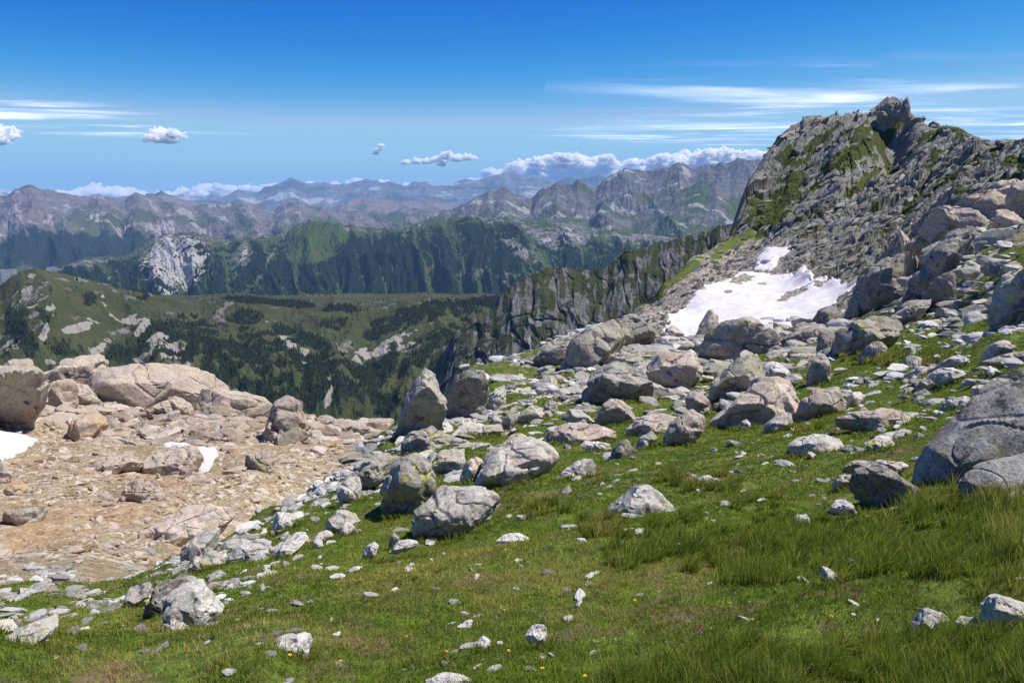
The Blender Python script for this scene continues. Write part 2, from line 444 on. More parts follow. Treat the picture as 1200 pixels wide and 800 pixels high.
# ------------------------------------------------------------------ snow
SNOWS = []
def snow(name, label, poly, holes, thick, grow=10., nz_=0.25):
    us = [q[0] for q in poly]; vs = [q[1] for q in poly]
    P2 = np.array(poly, float)
    bu, bv = pix(gx, gy, gz_base)
    sel = (bu > min(us) - 12) & (bu < max(us) + 12) & (bv > min(vs) - 12) & (bv < max(vs) + 12) & (gr_ < 240) & (gr_ > 30)
    # keep whole grid rows and columns that touch it
    M = sel.reshape(MR.shape); rr = np.where(M.any(1))[0]; cc = np.where(M.any(0))[0]
    r0, r1, c0, c1 = rr.min(), rr.max() + 1, cc.min(), cc.max() + 1
    sub = lambda T: T.reshape(MR.shape)[r0:r1, c0:c1].ravel()
    x, y, zb, uu, vv = sub(gx), sub(gy), sub(gz_base), sub(bu), sub(bv)
    # signed distance in photograph pixels turned into a world thickness
    inside = np.zeros(x.size, bool); dist = np.full(x.size, 1e9)
    SNOWS.append((name, P2)); j = len(P2) - 1
    for i in range(len(P2)):
        ax, ay = P2[i]; bx, by = P2[j]
        cond = ((ay > vv) != (by > vv)) & (uu < (bx - ax) * (vv - ay) / (by - ay + 1e-9) + ax)
        inside ^= cond
        t = np.clip(((uu - ax) * (bx - ax) + (vv - ay) * (by - ay)) / ((bx - ax) ** 2 + (by - ay) ** 2 + 1e-9), 0, 1)
        dist = np.minimum(dist, np.hypot(uu - ax - t * (bx - ax), vv - ay - t * (by - ay)))
        j = i
    sd = np.where(inside, dist, -dist) + 3.0 * fbm2(x / 2.2, y / 2.2, 4, 77)
    for h_ in holes:
        sd = np.minimum(sd, (ellipse(uu, vv, *h_) - 1) * 8 + 4 * fbm2(x / 2., y / 2., 3, 79))
    keepv = sd > -2.5
    Zs = sub(gz).reshape(r1 - r0, c1 - c0)
    for _ in range(30):
        Zp = np.pad(Zs, 1, mode='edge'); Zs = (Zp[:-2, 1:-1] + Zp[2:, 1:-1] + Zp[1:-1, :-2] + Zp[1:-1, 2:]) / 4
    zt = Zs.ravel() + .10 + thick * sstep(-1, grow, sd) - .9 * sstep(.6, -2.2, sd) + .03 * fbm2(x / 1.6, y / 1.6, 3, 78)
    zt = np.maximum(zt, np.where(sd > .3, sub(gz) + .06, -1e9))
    F = grid_faces(r1 - r0, c1 - c0)[:, ::-1]
    K2 = keepv.reshape(r1 - r0, c1 - c0); fl = np.zeros_like(K2); fl.ravel()[np.argmax(np.where((uu > 2) & (uu < 1198), sd, -9))] = True
    while True:
        g_ = fl.copy(); g_[1:] |= fl[:-1]; g_[:-1] |= fl[1:]; g_[:, 1:] |= fl[:, :-1]; g_[:, :-1] |= fl[:, 1:]
        g_ &= K2
        if (g_ == fl).all(): break
        fl = g_
    keepv = fl.ravel()
    F = F[keepv[F].all(1)]
    used = np.unique(F); remap = np.full(x.size, -1); remap[used] = np.arange(len(used))
    V = np.stack([x, y, zt], 1)[used]
    o = V.mean(0)
    me = mesh_np(name, V - o, remap[F], True)
    return link(name, me, SNOW_MAT, label, 'snow', 'snow patches left from winter', loc=o)
m = NT('old_snow')
p = m.pos()
c = m.mix(m.ramp(m.noise(p, .35, 6, .65), .42, .72), (.60, .585, .58), (.55, .51, .49))
c = m.mix(m.ramp(m.noise(p, 2.5, 6, .75), .60, .70), c, (.45, .37, .32))
c = m.mix(m.math('MULTIPLY', m.ramp(m.noise(p, .16, 7, .7), .52, .62), .35), c, (.50, .43, .39))
SNOW_MAT = m.bsdf(c, .7, m.math('ADD', m.noise(p, 1.2, 5), m.math('MULTIPLY', m.voro(p, .9, 'SMOOTH_F1'), .8)), .2, .6, .2)
snow('snow_patch', 'large dirty white snow patch below the rocky peak', [(774,392),(783,372),(800,362),(818,340),(842,330),(858,325),(880,318),(910,324),(940,322),(965,326),(1002,334),(990,346),(960,372),(925,396),(905,398),(870,392),(838,386),(826,398),(800,405)],
     [(868,328,12,5,-10),(928,346,18,4,-25),(852,342,5,2,0),(893,333,4,2,0),(960,335,8,2,-20)], .28, 26)
snow('snow_patch', 'small snow tongue above the large snow patch', [(884,316),(890,298),(900,291),(920,290),(930,294),(914,304),(908,316)], [(893,309,5,2,0)], .4, 5)
snow('snow_patch', 'white snow patch cut by the left edge of the photo', [(-60,545),(-60,503),(0,504),(14,504),(46,514),(30,524),(10,532),(-10,538)], [], .35, 8)
snow('snow_patch', 'small white snow patch among pink rocks in the gravel bowl', [(188,526),(214,524),(252,525),(254,531),(244,545),(232,546),(226,537),(208,531)], [], .25, 4)
# ------------------------------------------------------------------ mountain ranges beyond the valley
def mountain_mat(name, grass, grass2, rock, rock2, pale, forest, scale):
    m = NT(name)
    p = m.pos()
    n1 = m.noise(p, 1 / (scale * 60), 7, .62); n2 = m.noise(p, 1 / (scale * 12), 6, .7); n3 = m.noise(p, 1 / (scale * 3), 4, .7)
    g = m.mix(m.ramp(n1, .35, .65), grass, grass2)
    r = m.mix(m.ramp(n2, .35, .68), rock, rock2)
    jit = m.math('MULTIPLY', m.math('SUBTRACT', n2, .5), .55)
    c = m.mix(m.ramp(m.math('ADD', m.attr('rock'), jit), .4, .6), g, r)
    c = m.mix(m.ramp(m.math('ADD', m.attr('pale'), jit), .42, .62), c, pale)
    f = m.mix(m.ramp(n3, .4, .65), forest, tuple(q * 1.9 for q in forest))
    jit2 = m.math('MULTIPLY', m.math('SUBTRACT', n3, .5), .9)
    c = m.mix(m.ramp(m.math('ADD', m.attr('forest'), jit2), .42, .58), c, f)
    return m.bsdf(c, .95, m.math('ADD', n2, m.math('MULTIPLY', n3, .4)), scale * 6, .7, .1)

RANGES = {}
def mountain(name, crest, foot, nu, nt, relief, cover, mat, prof=1.0, back=.5, jag=0., outward=0.):
    """crest, foot: lists of (u, v, distance); relief(a, s) metres; cover(...) -> green/rock masks"""
    crest = np.array(crest, float); foot = np.array(foot, float)
    u = np.linspace(crest[0, 0], crest[-1, 0], nu)
    cv, cr = np.interp(u, crest[:, 0], crest[:, 1]), np.interp(u, crest[:, 0], crest[:, 2])
    fv, fr = np.interp(u, foot[:, 0], foot[:, 1]), np.interp(u, foot[:, 0], foot[:, 2])
    th, cs = ray(u, cv); th2, fs = ray(u, fv)
    cz_, fz_ = EYE + cs * cr, EYE + fs * fr
    s = np.concatenate([np.linspace(-.12, 1, nt), np.linspace(1.02, 1.9, max(8, nt // 6))])
    Sg, Tg = np.meshgrid(s, th, indexing='ij')
    CR, FR, CZ, FZ = (np.broadcast_to(q, Sg.shape) for q in (cr, fr, cz_, fz_))
    R = FR + (CR - FR) * Sg
    sc = np.clip(Sg, 0, 1)
    z = FZ + (CZ - FZ) * np.where(Sg <= 1, np.sign(Sg) * np.abs(Sg) ** prof, 1 - back * (Sg - 1) * 2)
    x, y = R * np.sin(Tg), R * np.cos(Tg)
    a = Tg * np.mean(cr)                                   # metres along the range
    env = np.sqrt(np.clip((1.03 - sc) * 1.0, 0, 1)) * sstep(-.12, .15, Sg)
    d = relief(x, y, a, sc)
    z = z + d * env * (1 - outward)
    if outward:                                            # steep faces are broken outwards, not upwards
        R = R - d * env * outward; x, y = R * np.sin(Tg), R * np.cos(Tg)
    if jag: z = z + jag * ridged2(a / (jag * 7), Sg * 3, 4, 91) * sstep(.75, 1, sc)
    U, V = pix(x, y, z)
    masks = {k: np.clip(q, 0, 1).ravel() for k, q in cover(x, y, z, a, sc, U, V, d).items()}
    me = mesh_np(name, np.stack([x, y, z], -1).reshape(-1, 3), grid_faces(*Sg.shape)[:, ::-1], True, masks)
    o = link(name, me, mat, kind='structure')
    RANGES[o.name] = (x, y, z, U, V, masks, Sg.shape)
    return o
def L(r, pts): return [(u, v, r) for u, v in pts]

# far blue ranges
def rel(amp, wl, seed, gully=.6):
    def f(x, y, a, s):
        w = .35 * fbm2(a / wl, s * 1.5, 3, seed + 5)
        g = 1 - 2 * np.abs(pn2(a / wl * 1.4 + w + .5 * s, s * .9, seed))
        return amp * (gully * g + (1 - gully) * ridged2(a / wl * 2.3 + w, s * 1.7, 6, seed + 9, .6))
    return f
M_BLUE = mountain_mat('far_rock', (.05, .07, .04), (.08, .09, .06), (.10, .10, .10), (.20, .20, .20), (.36, .36, .36), (.03, .04, .02), 40)
def cov_far(x, y, z, a, s, U, V, d):
    n = fbm2(a / 1500, s * 4, 5, 201)
    return {'rock': .35 + .5 * s + .8 * n, 'pale': .12 + .9 * n * (s > .5), 'forest': .25 - .8 * s - .5 * n}
mountain('mountain_range', L(26000, [(-160,226),(60,232),(180,234),(207,232),(260,233),(280,227),(300,229),(328,217),(340,213),(353,216),(360,220),(380,217),(397,220),(417,217),(433,213),(450,217),(473,219),(490,217),(513,218),(533,218),(545,214),(560,212),(573,211),(593,205),(605,207),(620,210),(630,211),(653,214),(667,211),(680,214),(690,213),(702,207),(712,212),(730,218),(800,222),(900,220),(1300,222)]),
         L(20000, [(-160,268),(1300,268)]), 1500, 160, rel(330, 2000, 210), cov_far, M_BLUE, 1.1, jag=110)
mountain('mountain_range', L(18500, [(120,246),(150,240),(165,236),(173,230),(190,226),(197,229),(207,233),(227,240),(260,246),(300,247),(313,252),(340,240),(357,244),(380,249),(393,247),(407,237),(433,235),(453,237),(473,238),(497,237),(513,238),(533,247),(560,262),(600,275)]),
         L(15500, [(120,290),(600,290)]), 900, 150, rel(240, 1500, 220), lambda x, y, z, a, s, U, V, d: {'rock': .45 + .6 * fbm2(a / 900, s * 4, 4, 222) + .25 * (U > 385), 'pale': .1 + .5 * fbm2(a / 700, s * 5, 4, 223), 'forest': .5 - .9 * s}, mountain_mat('reddish_rock', (.065, .08, .035), (.10, .10, .05), (.17, .12, .10), (.24, .18, .155), (.42, .37, .33), (.025, .035, .02), 24), 1.0, jag=40)
# pale mountain mass on the left
def cov_left(x, y, z, a, s, U, V, d):
    n, n2 = fbm2(a / 1000, s * 2.6, 5, 231), fbm2(a / 260, s * 5.5, 5, 232, .6)
    shelf = np.exp(-((V - 275) / 26) ** 2) * sstep(380, 180, U)
    return {'rock': .40 + .6 * n + .3 * n2 + .2 * s, 'pale': -.06 + .75 * n2 + .36 * shelf + .35 * fbm2(x / 160, y / 160, 3, 234), 'forest': sstep(.52, .28, s) * 1.1 + .55 * n2 - .15 - .4 * sstep(110, 0, U) * sstep(300, 320, V)}
mountain('mountain_range', L(12500, [(-160,240),(-60,228),(0,233),(20,226),(37,222),(57,223),(68,228),(80,232),(90,230),(110,235),(133,234),(147,237),(162,232),(170,235),(197,241),(227,247),(243,244),(270,245),(293,243),(307,250),(320,252),(333,244),(350,241),(367,247),(400,250),(430,253),(470,249),(540,252),(580,262),(640,280)]),
         L(7400, [(-160,350),(640,330)]), 1100, 330, rel(260, 900, 230, .5), cov_left, mountain_mat('pale_rock', (.065, .080, .035), (.10, .105, .055), (.115, .100, .095), (.19, .168, .158), (.30, .27, .25), (.012, .020, .012), 12), 1.0, jag=60)
# grey range on the right
def cov_right(x, y, z, a, s, U, V, d):
    n, n2 = fbm2(a / 700, s * 7, 5, 241), fbm2(a / 260, s * 14, 4, 242)
    return {'rock': .30 + .55 * s + .7 * n, 'pale': -.02 + .9 * n2 + .25 * n + .15 * (s < .6), 'forest': .42 - 1.0 * s + .5 * n2}
M_GREY = mountain_mat('grey_rock', (.055, .075, .03), (.085, .095, .045), (.085, .082, .08), (.165, .16, .152), (.31, .295, .275), (.018, .028, .014), 9)
mountain('mountain_range', L(9300, [(500,268),(537,252),(553,243),(562,239),(573,234),(578,237),(583,235),(590,233),(596,234),(600,237),(610,243),(623,244),(637,229),(645,225),(653,221),(663,227),(670,225),(677,221),(690,230),(698,228),(707,221),(718,213),(727,207),(735,205),(743,206),(750,209),(757,213),(767,208),(778,203),(785,201),(792,199),(800,200),(808,206),(813,207),(822,204),(830,201),(838,204),(847,200),(855,202),(863,199),(875,201),(887,198),(910,204),(960,212),(1060,225),(1300,240)]),
         L(6900, [(500,320),(1300,320)]), 1200, 260, rel(230, 620, 240, .45), cov_right, M_GREY, 1.0, jag=120)
mountain('mountain_range', L(7900, [(600,285),(640,263),(667,258),(690,262),(703,247),(712,245),(720,252),(740,257),(752,252),(767,250),(780,240),(795,228),(810,221),(822,216),(832,217),(840,213),(852,219),(865,223),(880,229),(905,240),(980,262),(1100,280)]),
         L(5600, [(600,340),(1100,340)]), 800, 260, rel(210, 700, 250, .55),
         lambda x, y, z, a, s, U, V, d: {'rock': .12 + .5 * s + .8 * fbm2(a / 420, s * 7, 5, 252), 'pale': -.02 + .95 * fbm2(a / 330, s * 9 + a / 300, 5, 253) + .22 * sstep(690, 610, U) , 'forest': .40 - .55 * s + .75 * fbm2(a / 160, s * 14, 4, 254) - .2 * (U > 740)},
         mountain_mat('grey_green_rock', (.050, .075, .028), (.080, .095, .04), (.09, .09, .082), (.16, .155, .145), (.31, .30, .275), (.016, .026, .013), 8), 1.0, jag=26)

# forested spurs across the middle
def rel_spur(x, y, a, s):
    w = .45 * fbm2(a / 900, s * 1.2, 3, 265)
    q = a / 200 + w + .75 * s + .35 * np.abs(s - .5)
    g = 1 - 2 * np.abs(pn2(q, s * .45, 261))
    return 80 * g * (.35 + .65 * sstep(0, .3, 1 - s)) + 62 * ridged2(a / 105 + w * 2 + .9 * s, s * 2.2, 4, 262) + 8 * fbm2(a / 14, s * 60, 2, 263)
def cov_spur(x, y, z, a, s, U, V, d):
    n, n2 = fbm2(a / 420, s * 6, 5, 271), fbm2(a / 90, s * 24, 3, 272)
    sp = d / 90
    wl_ = .5 * fbm2(a / 500, s * 1.5, 3, 277)
    streak = sstep(.16, .04, np.abs(pn2(a / 150 + .9 * s + wl_, s * .35, 278)) + .06 * n2) * sstep(.98, .75, s) * sstep(-.5, .2, fbm2(a / 260, s * 3, 2, 279))
    forest = .50 + .75 * sp - 1.1 * streak + .35 * n + .5 * n2 - .9 * sstep(.74, 1., s + .1 * n)
    green_top = sstep(1.1, .6, ellipse(U, V, 372, 283, 44, 26, -25))
    pale_l = sstep(1.15, .55, ellipse(U, V, 205, 312, 44, 42, 62) + .5 * n2 + .3 * n)
    pale_m = sum(sstep(1.2, .6, ellipse(U, V, *e) + .7 * n2 + .4 * n) for e in [(312,310,30,3,-62),(600,285,16,7,30),(640,280,22,10,30),(670,275,26,12,20),(590,325,16,6,-20),(560,320,14,5,-40),(470,282,14,3,-60),(620,300,20,8,10),(285,300,10,20,20),(230,285,22,8,10)])
    rock_top = sstep(.8, .97, s) * (.35 + .7 * n2 + .5 * n) * (1 - green_top) + .5 * sstep(240, 90, U) * (.5 + n)
    right = sstep(560, 640, U)
    return {'forest': forest - 1.2 * green_top - pale_l - .8 * pale_m - .22 * right, 'rock': rock_top + .5 * pale_m + .28 * (n2 > .3) * (s > .35) + .42 * right * (.4 + n2 + n), 'pale': pale_l * (.75 + .5 * n2) + .62 * pale_m * (.6 + n2 + .6 * n) + .25 * right * (n2 + .3 * n)}
M_SPUR = mountain_mat('forested_spurs_ground', (.038, .064, .017), (.062, .085, .026), (.10, .096, .088), (.22, .21, .19), (.37, .355, .335), (.008, .015, .008), 5)
mountain('mountain_range', L(6000, [(-40,345),(30,328),(67,319),(85,309),(100,304),(118,303),(135,304),(150,302),(160,294),(167,288),(182,280),(200,276),(215,275),(227,274),(240,277),(253,280),(268,282),(283,280),(307,277),(320,279),(333,276),(345,268),(353,264),(362,261),(372,262),(387,263),(400,264),(415,266),(427,268),(435,269),(443,270),(458,268),(473,270),(485,265),(500,260),(517,256),(530,254),(553,254),(570,257),(583,256),(610,258),(633,260),(653,263),(690,268),(740,275),(860,290),(1000,300)]),
         [(-40,400,4100),(300,385,4100),(600,385,4100),(1000,395,4100)], 1500, 420, rel_spur, cov_spur, M_SPUR, .92, jag=12)

# dark cliffs behind the saddle
def rel_cliff(x, y, a, s):
    w = .5 * fbm2(a / 60, s * 2, 3, 285)
    f1, e1 = facets(a / 34 + w * 1.2 + .8 * s, s * 3.2, 286, 9, 16); f2, e2 = facets(a / 11 + w * 2, s * 9, 287, 5, 8); f3, _e = facets(a / 4.5, s * 26, 288, 2, 3.5)
    return 26 * ridged2(a / 75 + 1.3 * w + .7 * s, s * 1.3, 3, 281) + f1 + f2 + f3 - 10 * sstep(.12, 0, e1)
def cov_cliff(x, y, z, a, s, U, V, d):
    n, n2 = fbm2(a / 40, s * 9, 5, 291), fbm2(a / 12, s * 5, 4, 292)
    return {'rock': .50 + .6 * n2 + .4 * n - .25 * sstep(.8, 1, s) * (n > -.1), 'pale': -.1 + .55 * n2 + .3 * n, 'forest': .05 + .5 * n - .6 * (s > .93) + .35 * sstep(620, 560, U)}
M_CLIFF = mountain_mat('cliff_rock', (.040, .052, .017), (.060, .068, .025), (.10, .096, .088), (.20, .19, .172), (.32, .305, .27), (.012, .018, .008), 1.6)
mountain('rock_ridge', L(1350, [(470,519),(498,480),(518,425),(533,392),(552,376),(577,364),(586,352),(596,342),(610,333),(620,326),(630,321),(642,318),(653,318),(667,317),(677,318),(687,320),(700,318),(710,316),(722,307),(733,299),(743,296),(755,294),(767,292),(778,288),(787,286),(798,281),(807,279),(820,277),(833,277),(843,268),(880,262),(960,250),(1100,250)]),
         L(1030, [(470,520),(1100,460)]), 1000, 420, rel_cliff, cov_cliff, M_CLIFF, 1.0, jag=9, outward=.8)

# green mountain with scattered trees below
def rel_green(x, y, a, s):
    return 52 * fbm2(a / 260, s * 2.0, 4, 301) + 34 * (ridged2(a / 120 + .8 * s, s * 1.8, 5, 302) - .45) + 3.0 * fbm2(x / 14, y / 14, 4, 303)
def cov_green(x, y, z, a, s, U, V, d):
    n, n2, n3 = fbm2(x / 150, y / 220, 5, 311), fbm2(x / 34, y / 60, 4, 312), fbm2(x / 60, y / 100, 4, 313)
    fz = np.zeros(x.shape)
    for e in [(25,390,32,12,60),(55,365,8,14,0),(78,408,24,10,10),(165,410,45,18,-10),(185,390,34,16,15),(225,400,42,26,20),(270,420,60,24,15),(300,400,40,18,0),(320,455,70,25,20),(380,440,70,25,10),(460,430,70,16,-25),(560,360,70,10,-6),(480,372,60,12,-15),(440,392,16,8,0),(395,380,20,8,0),(300,353,34,4,5),(345,357,24,4,5),(400,362,30,5,0),(165,345,9,6,20),(105,352,8,9,0),(290,372,24,8,0),(530,395,60,14,-25),(420,470,60,20,0),(350,395,40,10,20),(220,372,14,4,0)]:
        fz = np.maximum(fz, sstep(1.35, .5, ellipse(U, V, *e)))
    pale = sum(sstep(1.25, .5, ellipse(U, V, *e) + 1.5 * n2 + .7 * n3) for e in [(155,373,15,6,10),(20,405,14,5,-20),(53,385,4,14,15),(92,382,16,5,-20),(120,405,14,5,-35),(166,420,10,4,-30),(65,425,14,4,10),(340,405,5,18,-40),(355,425,4,12,0),(120,346,3,4,0),(38,325,3,3,0),(455,410,24,6,-15),(425,412,9,4,0),(385,460,4,14,0),(33,348,12,8,20),(560,400,22,5,-25),(190,400,30,10,30),(215,440,6,10,20),(470,395,10,6,-40)])
    f = 1.05 * fz * (.68 + .9 * n2 + .4 * n3) + .18 * (n > .25) + .15 * n2
    return {'forest': f - .5 * pale, 'rock': .14 + .9 * n2 * (.5 + .8 * fz) + .3 * n, 'pale': .8 * pale + .05 * fz + .5 * fz * (n3 + n2) + .55 * (n2 > .34) * (.25 + fz)}
M_GREEN = mountain_mat('alpine_pasture', (.040, .050, .017), (.068, .076, .028), (.13, .122, .108), (.20, .185, .16), (.29, .27, .23), (.014, .022, .009), 2.0)
mountain('mountain', [(u, v + (0 if u < 140 else 9 if u > 210 else 5), 2100) for u, v in [(-160,352),(-60,344),(0,334),(10,326),(23,319),(33,316),(43,315),(55,318),(67,320),(85,324),(100,327),(118,330),(127,332),(140,333),(153,335),(170,338),(187,342),(207,347),(227,351),(235,352),(243,350),(255,347),(267,345),(290,345),(305,347),(320,350),(337,352),(353,352),(367,353),(380,350),(393,348),(405,350),(417,352),(433,355),(445,352),(457,350),(472,347),(487,345),(502,343),(517,343),(532,345),(547,347),(563,350),(587,352),(640,362),(720,380),(860,400)]],
         [(-160,540,1150),(860,520,1150)], 1300, 480, rel_green, cov_green, M_GREEN, .95, jag=3)
# valley floor under everything
nx = 60
vx, vy = np.meshgrid(np.linspace(-36000, 36000, nx), np.linspace(150, 36000, nx))
valley_me = mesh_np('valley_floor', np.stack([vx, vy, -900 - 0.004 * vy + 60 * pn2(vx / 8000, vy / 8000, 5)], -1).reshape(-1, 3), grid_faces(nx, nx)[:, ::-1], True, {'rock': np.zeros(nx * nx), 'pale': np.zeros(nx * nx), 'forest': np.ones(nx * nx) * .8})
link('valley_floor', valley_me, M_SPUR, kind='structure')

# ------------------------------------------------------------------ conifer woods on the two nearer mountains
def wood(src, n, hmin, hmax, label, seed, sides, upper=99, smin=.4):
    x, y, z, U, V, masks, shp = RANGES[src]
    rs = np.random.RandomState(seed)
    f = masks['forest'].ravel()
    jit = fbm2(x.ravel() / 9, y.ravel() / 9, 3, seed)
    vis = (U.ravel() > -40) & (U.ravel() < 900) & (V.ravel() < 520)
    w = sstep(smin, smin + .3, f + .35 * jit) * vis
    # even spread over the real surface: weight by cell area
    X, Y = x, y
    ar = np.abs(np.gradient(X, axis=0) * np.gradient(Y, axis=1) - np.gradient(X, axis=1) * np.gradient(Y, axis=0)).ravel()
    w = w * ar; w /= w.sum()
    idx = rs.choice(len(w), n, p=w)
    gxv, gyv = np.gradient(X, axis=1).ravel()[idx], np.gradient(Y, axis=0).ravel()[idx]
    o1, o2 = rs.rand(n) - .5, rs.rand(n) - .5
    px, py = x.ravel()[idx] + o1 * gxv, y.ravel()[idx] + o2 * gyv
    gz1 = np.gradient(z, axis=1).ravel()[idx] * o1 + np.gradient(z, axis=0).ravel()[idx] * o2
    pz = z.ravel()[idx] + gz1
    h = hmin + (hmax - hmin) * rs.rand(n) ** 1.5
    rad = h * (.17 + .10 * rs.rand(n))
    # crown: three ragged whorls and a tip
    rings = [(0.02, .25), (.10, 1.), (.38, .55), (.42, .78), (.68, .30), (.72, .42)]
    nv = len(rings) * sides + 1
    V0 = np.zeros((n, nv, 3))
    for k, (hh, rr) in enumerate(rings):
        for j in range(sides):
            an = 2 * pi * j / sides + rs.rand(n) * .9
            rj = rad * rr * (.7 + .6 * rs.rand(n))
            V0[:, k * sides + j] = np.stack([px + rj * np.cos(an), py + rj * np.sin(an), pz - .4 + h * (hh + .05 * rs.rand(n))], 1)
    V0[:, -1] = np.stack([px + .03 * h * rs.randn(n), py, pz + h], 1)
    F = []
    for k in range(len(rings) - 1):
        for j in range(sides):
            a, b = k * sides + j, k * sides + (j + 1) % sides
            F += [(a, b, b + sides), (a, b + sides, a + sides)]
    k = (len(rings) - 1) * sides
    F += [(k + j, k + (j + 1) % sides, nv - 1) for j in range(sides)]
    F = (np.array(F)[None] + (np.arange(n) * nv)[:, None, None]).reshape(-1, 3)
    tint = np.repeat(rs.rand(n), nv)
    me = mesh_np('conifer_wood', V0.reshape(-1, 3), F, False, {'tint': tint})
    return link('conifer_wood', me, TREE_MAT, label, 'forest', kind='stuff')
m = NT('conifer_needles')
c = m.mix(m.attr('tint'), (.015, .025, .012), (.045, .060, .028))
TREE_MAT = m.bsdf(c, .9, None, spec=.1)
wood('mountain', 19000, 4, 9.5, 'dark conifer wood scattered in clumps over the green mountain', 401, 5, smin=.33)
wood('mountain_range.005', 15000, 9, 20, 'dense conifer wood on the steep spurs across the valley', 402, 4, smin=.55)

# ------------------------------------------------------------------ haze: one closed box of air
HAZE_DENSITY = 2.7e-5
zs = [float(q[2].min()) for q in RANGES.values()]
ztop = max(float(q[2].max()) for q in RANGES.values())
hb = (-36500, 36500, -1500, 36500, min(min(zs), -1150) - 60, max(ztop, 60) + 120)
bm = bmesh.new(); bmesh.ops.create_cube(bm, size=1)
for q in bm.verts:
    q.co = ((hb[0] + hb[1]) / 2 + q.co.x * (hb[1] - hb[0]), (hb[2] + hb[3]) / 2 + q.co.y * (hb[3] - hb[2]), (hb[4] + hb[5]) / 2 + q.co.z * (hb[5] - hb[4]))
me = bpy.data.meshes.new('haze'); bm.to_mesh(me); bm.free()
m = NT('air')
pv = m.new('VolumePrincipled', Color=(.34, .60, 1.0), Density=HAZE_DENSITY)
pv.inputs['Anisotropy'].default_value = 0.0
m.t.links.new(pv.outputs[0], m.out.inputs['Volume'])
link('haze', me, m.mat, 'thin blue mountain air fading the far ranges', 'haze', kind='stuff')
# ------------------------------------------------------------------ clouds, far beyond the ranges and above the air box
CLOUD_DENSITY = .008
m = NT('cumulus')
vs_ = m.new('VolumeScatter', Color=(1., 1., 1.), Density=CLOUD_DENSITY)
m.t.links.new(vs_.outputs[0], m.out.inputs['Volume'])
CLOUD_MAT = m.mat
def cumulus(label, spots, r, seed, group=None, flat=.45):
    """spots: (u, v, radius in photograph pixels) of the billows"""
    rs = np.random.RandomState(seed)
    dirs, F = ico(5)
    Vs, Fs, off = [], [], 0
    sc = r / FPX
    c0 = at(np.mean([q[0] for q in spots]), np.mean([q[1] for q in spots]), r)
    for u, v, rad in spots:
        c = at(u, v, r + rs.uniform(-1.5, 1.5) * rad * sc)
        R = rad * sc
        p = dirs * np.array([1.15, 1.0, .85])
        n = np.abs(fbm3(dirs * 1.7 + rs.rand(3) * 50, 5, seed, .55))
        p = p * (1.0 - .15 + .75 * n)[:, None]
        p[:, 2] = np.where(p[:, 2] < 0, p[:, 2] * flat, p[:, 2])
        Vs.append(p * R + c - c0); Fs.append(F + off); off += len(dirs)
    me = mesh_np('cloud', np.concatenate(Vs), np.concatenate(Fs), True)
    return link('cloud', me, CLOUD_MAT, label, 'cloud', group, loc=c0)
def bank(u0, u1, top, bottom, seed, step=6., rmin=5, rmax=11):
    rs = np.random.RandomState(seed); out = []
    u = u0
    while u < u1:
        t = np.interp(u, *zip(*top))
        v = t + rs.uniform(3, 9); k = 0
        while v < bottom:
            rad = rs.uniform(rmin, rmax) * (1 if k == 0 else 1.15)
            out.append((u + rs.uniform(-3, 3), v + rad * .6, rad)); v += rs.uniform(7, 12); k += 1
        u += rs.uniform(.6, 1.4) * step
    return out
cumulus('long low white cloud bank over the far left ranges', bank(60, 345, [(60,224),(80,219),(110,216),(150,218),(180,223),(215,217),(240,213),(290,216),(320,214),(345,214)], 240, 1, 6, 4, 8), 112000, 21)
cumulus('low white cloud bank behind the flat topped blue mountain', bank(345, 500, [(345,211),(390,210),(430,206),(450,207),(480,213),(500,216)], 226, 2, 6, 3, 6), 112000, 22)
cumulus('small white cloud remnant at the left edge behind the hump', bank(-30, 20, [(-30,222),(0,218),(20,225)], 235, 3, 6, 4, 7), 112000, 23)
cumulus('long ragged puffy cloud bank behind the right range', bank(570, 905, [(570,198),(600,187),(640,180),(680,175),(700,178),(730,184),(760,180),(800,173),(840,173),(905,175)], 214, 4, 6.0, 3.5, 8), 114000, 24)
cumulus('thin low cloud rising left of the long puffy bank', bank(520, 590, [(520,214),(550,207),(575,202),(590,196)], 216, 5, 6, 3, 5), 113000, 25)
cumulus('small isolated puffy cloud in the left sky', [(176,163,6),(184,158,7),(193,159,7.5),(203,159,7),(211,161,5.5),(190,165,7),(200,165,7),(171,165,4)], 100000, 26)
cumulus('flat ragged cloud left of the long bank', [(476,191,4.5),(488,190,5),(500,190,5),(512,188,6),(524,184,7),(536,187,6),(548,186,5.5),(555,186,4),(518,193,5)], 104000, 27)
cumulus('tiny wisp of cloud over the blue mountains', [(443,176,3.5),(447,171,3),(440,180,3)], 104000, 28)
cumulus('grey puff of cloud at the left edge of the sky', [(-8,158,10),(4,160,9),(12,156,7),(-2,166,8)], 98000, 29)
cumulus('white cloud tops peeping over the right shoulder of the peak', bank(1145, 1215, [(1145,176),(1160,172),(1180,175),(1215,178)], 200, 6, 6, 4, 7), 114000, 30)

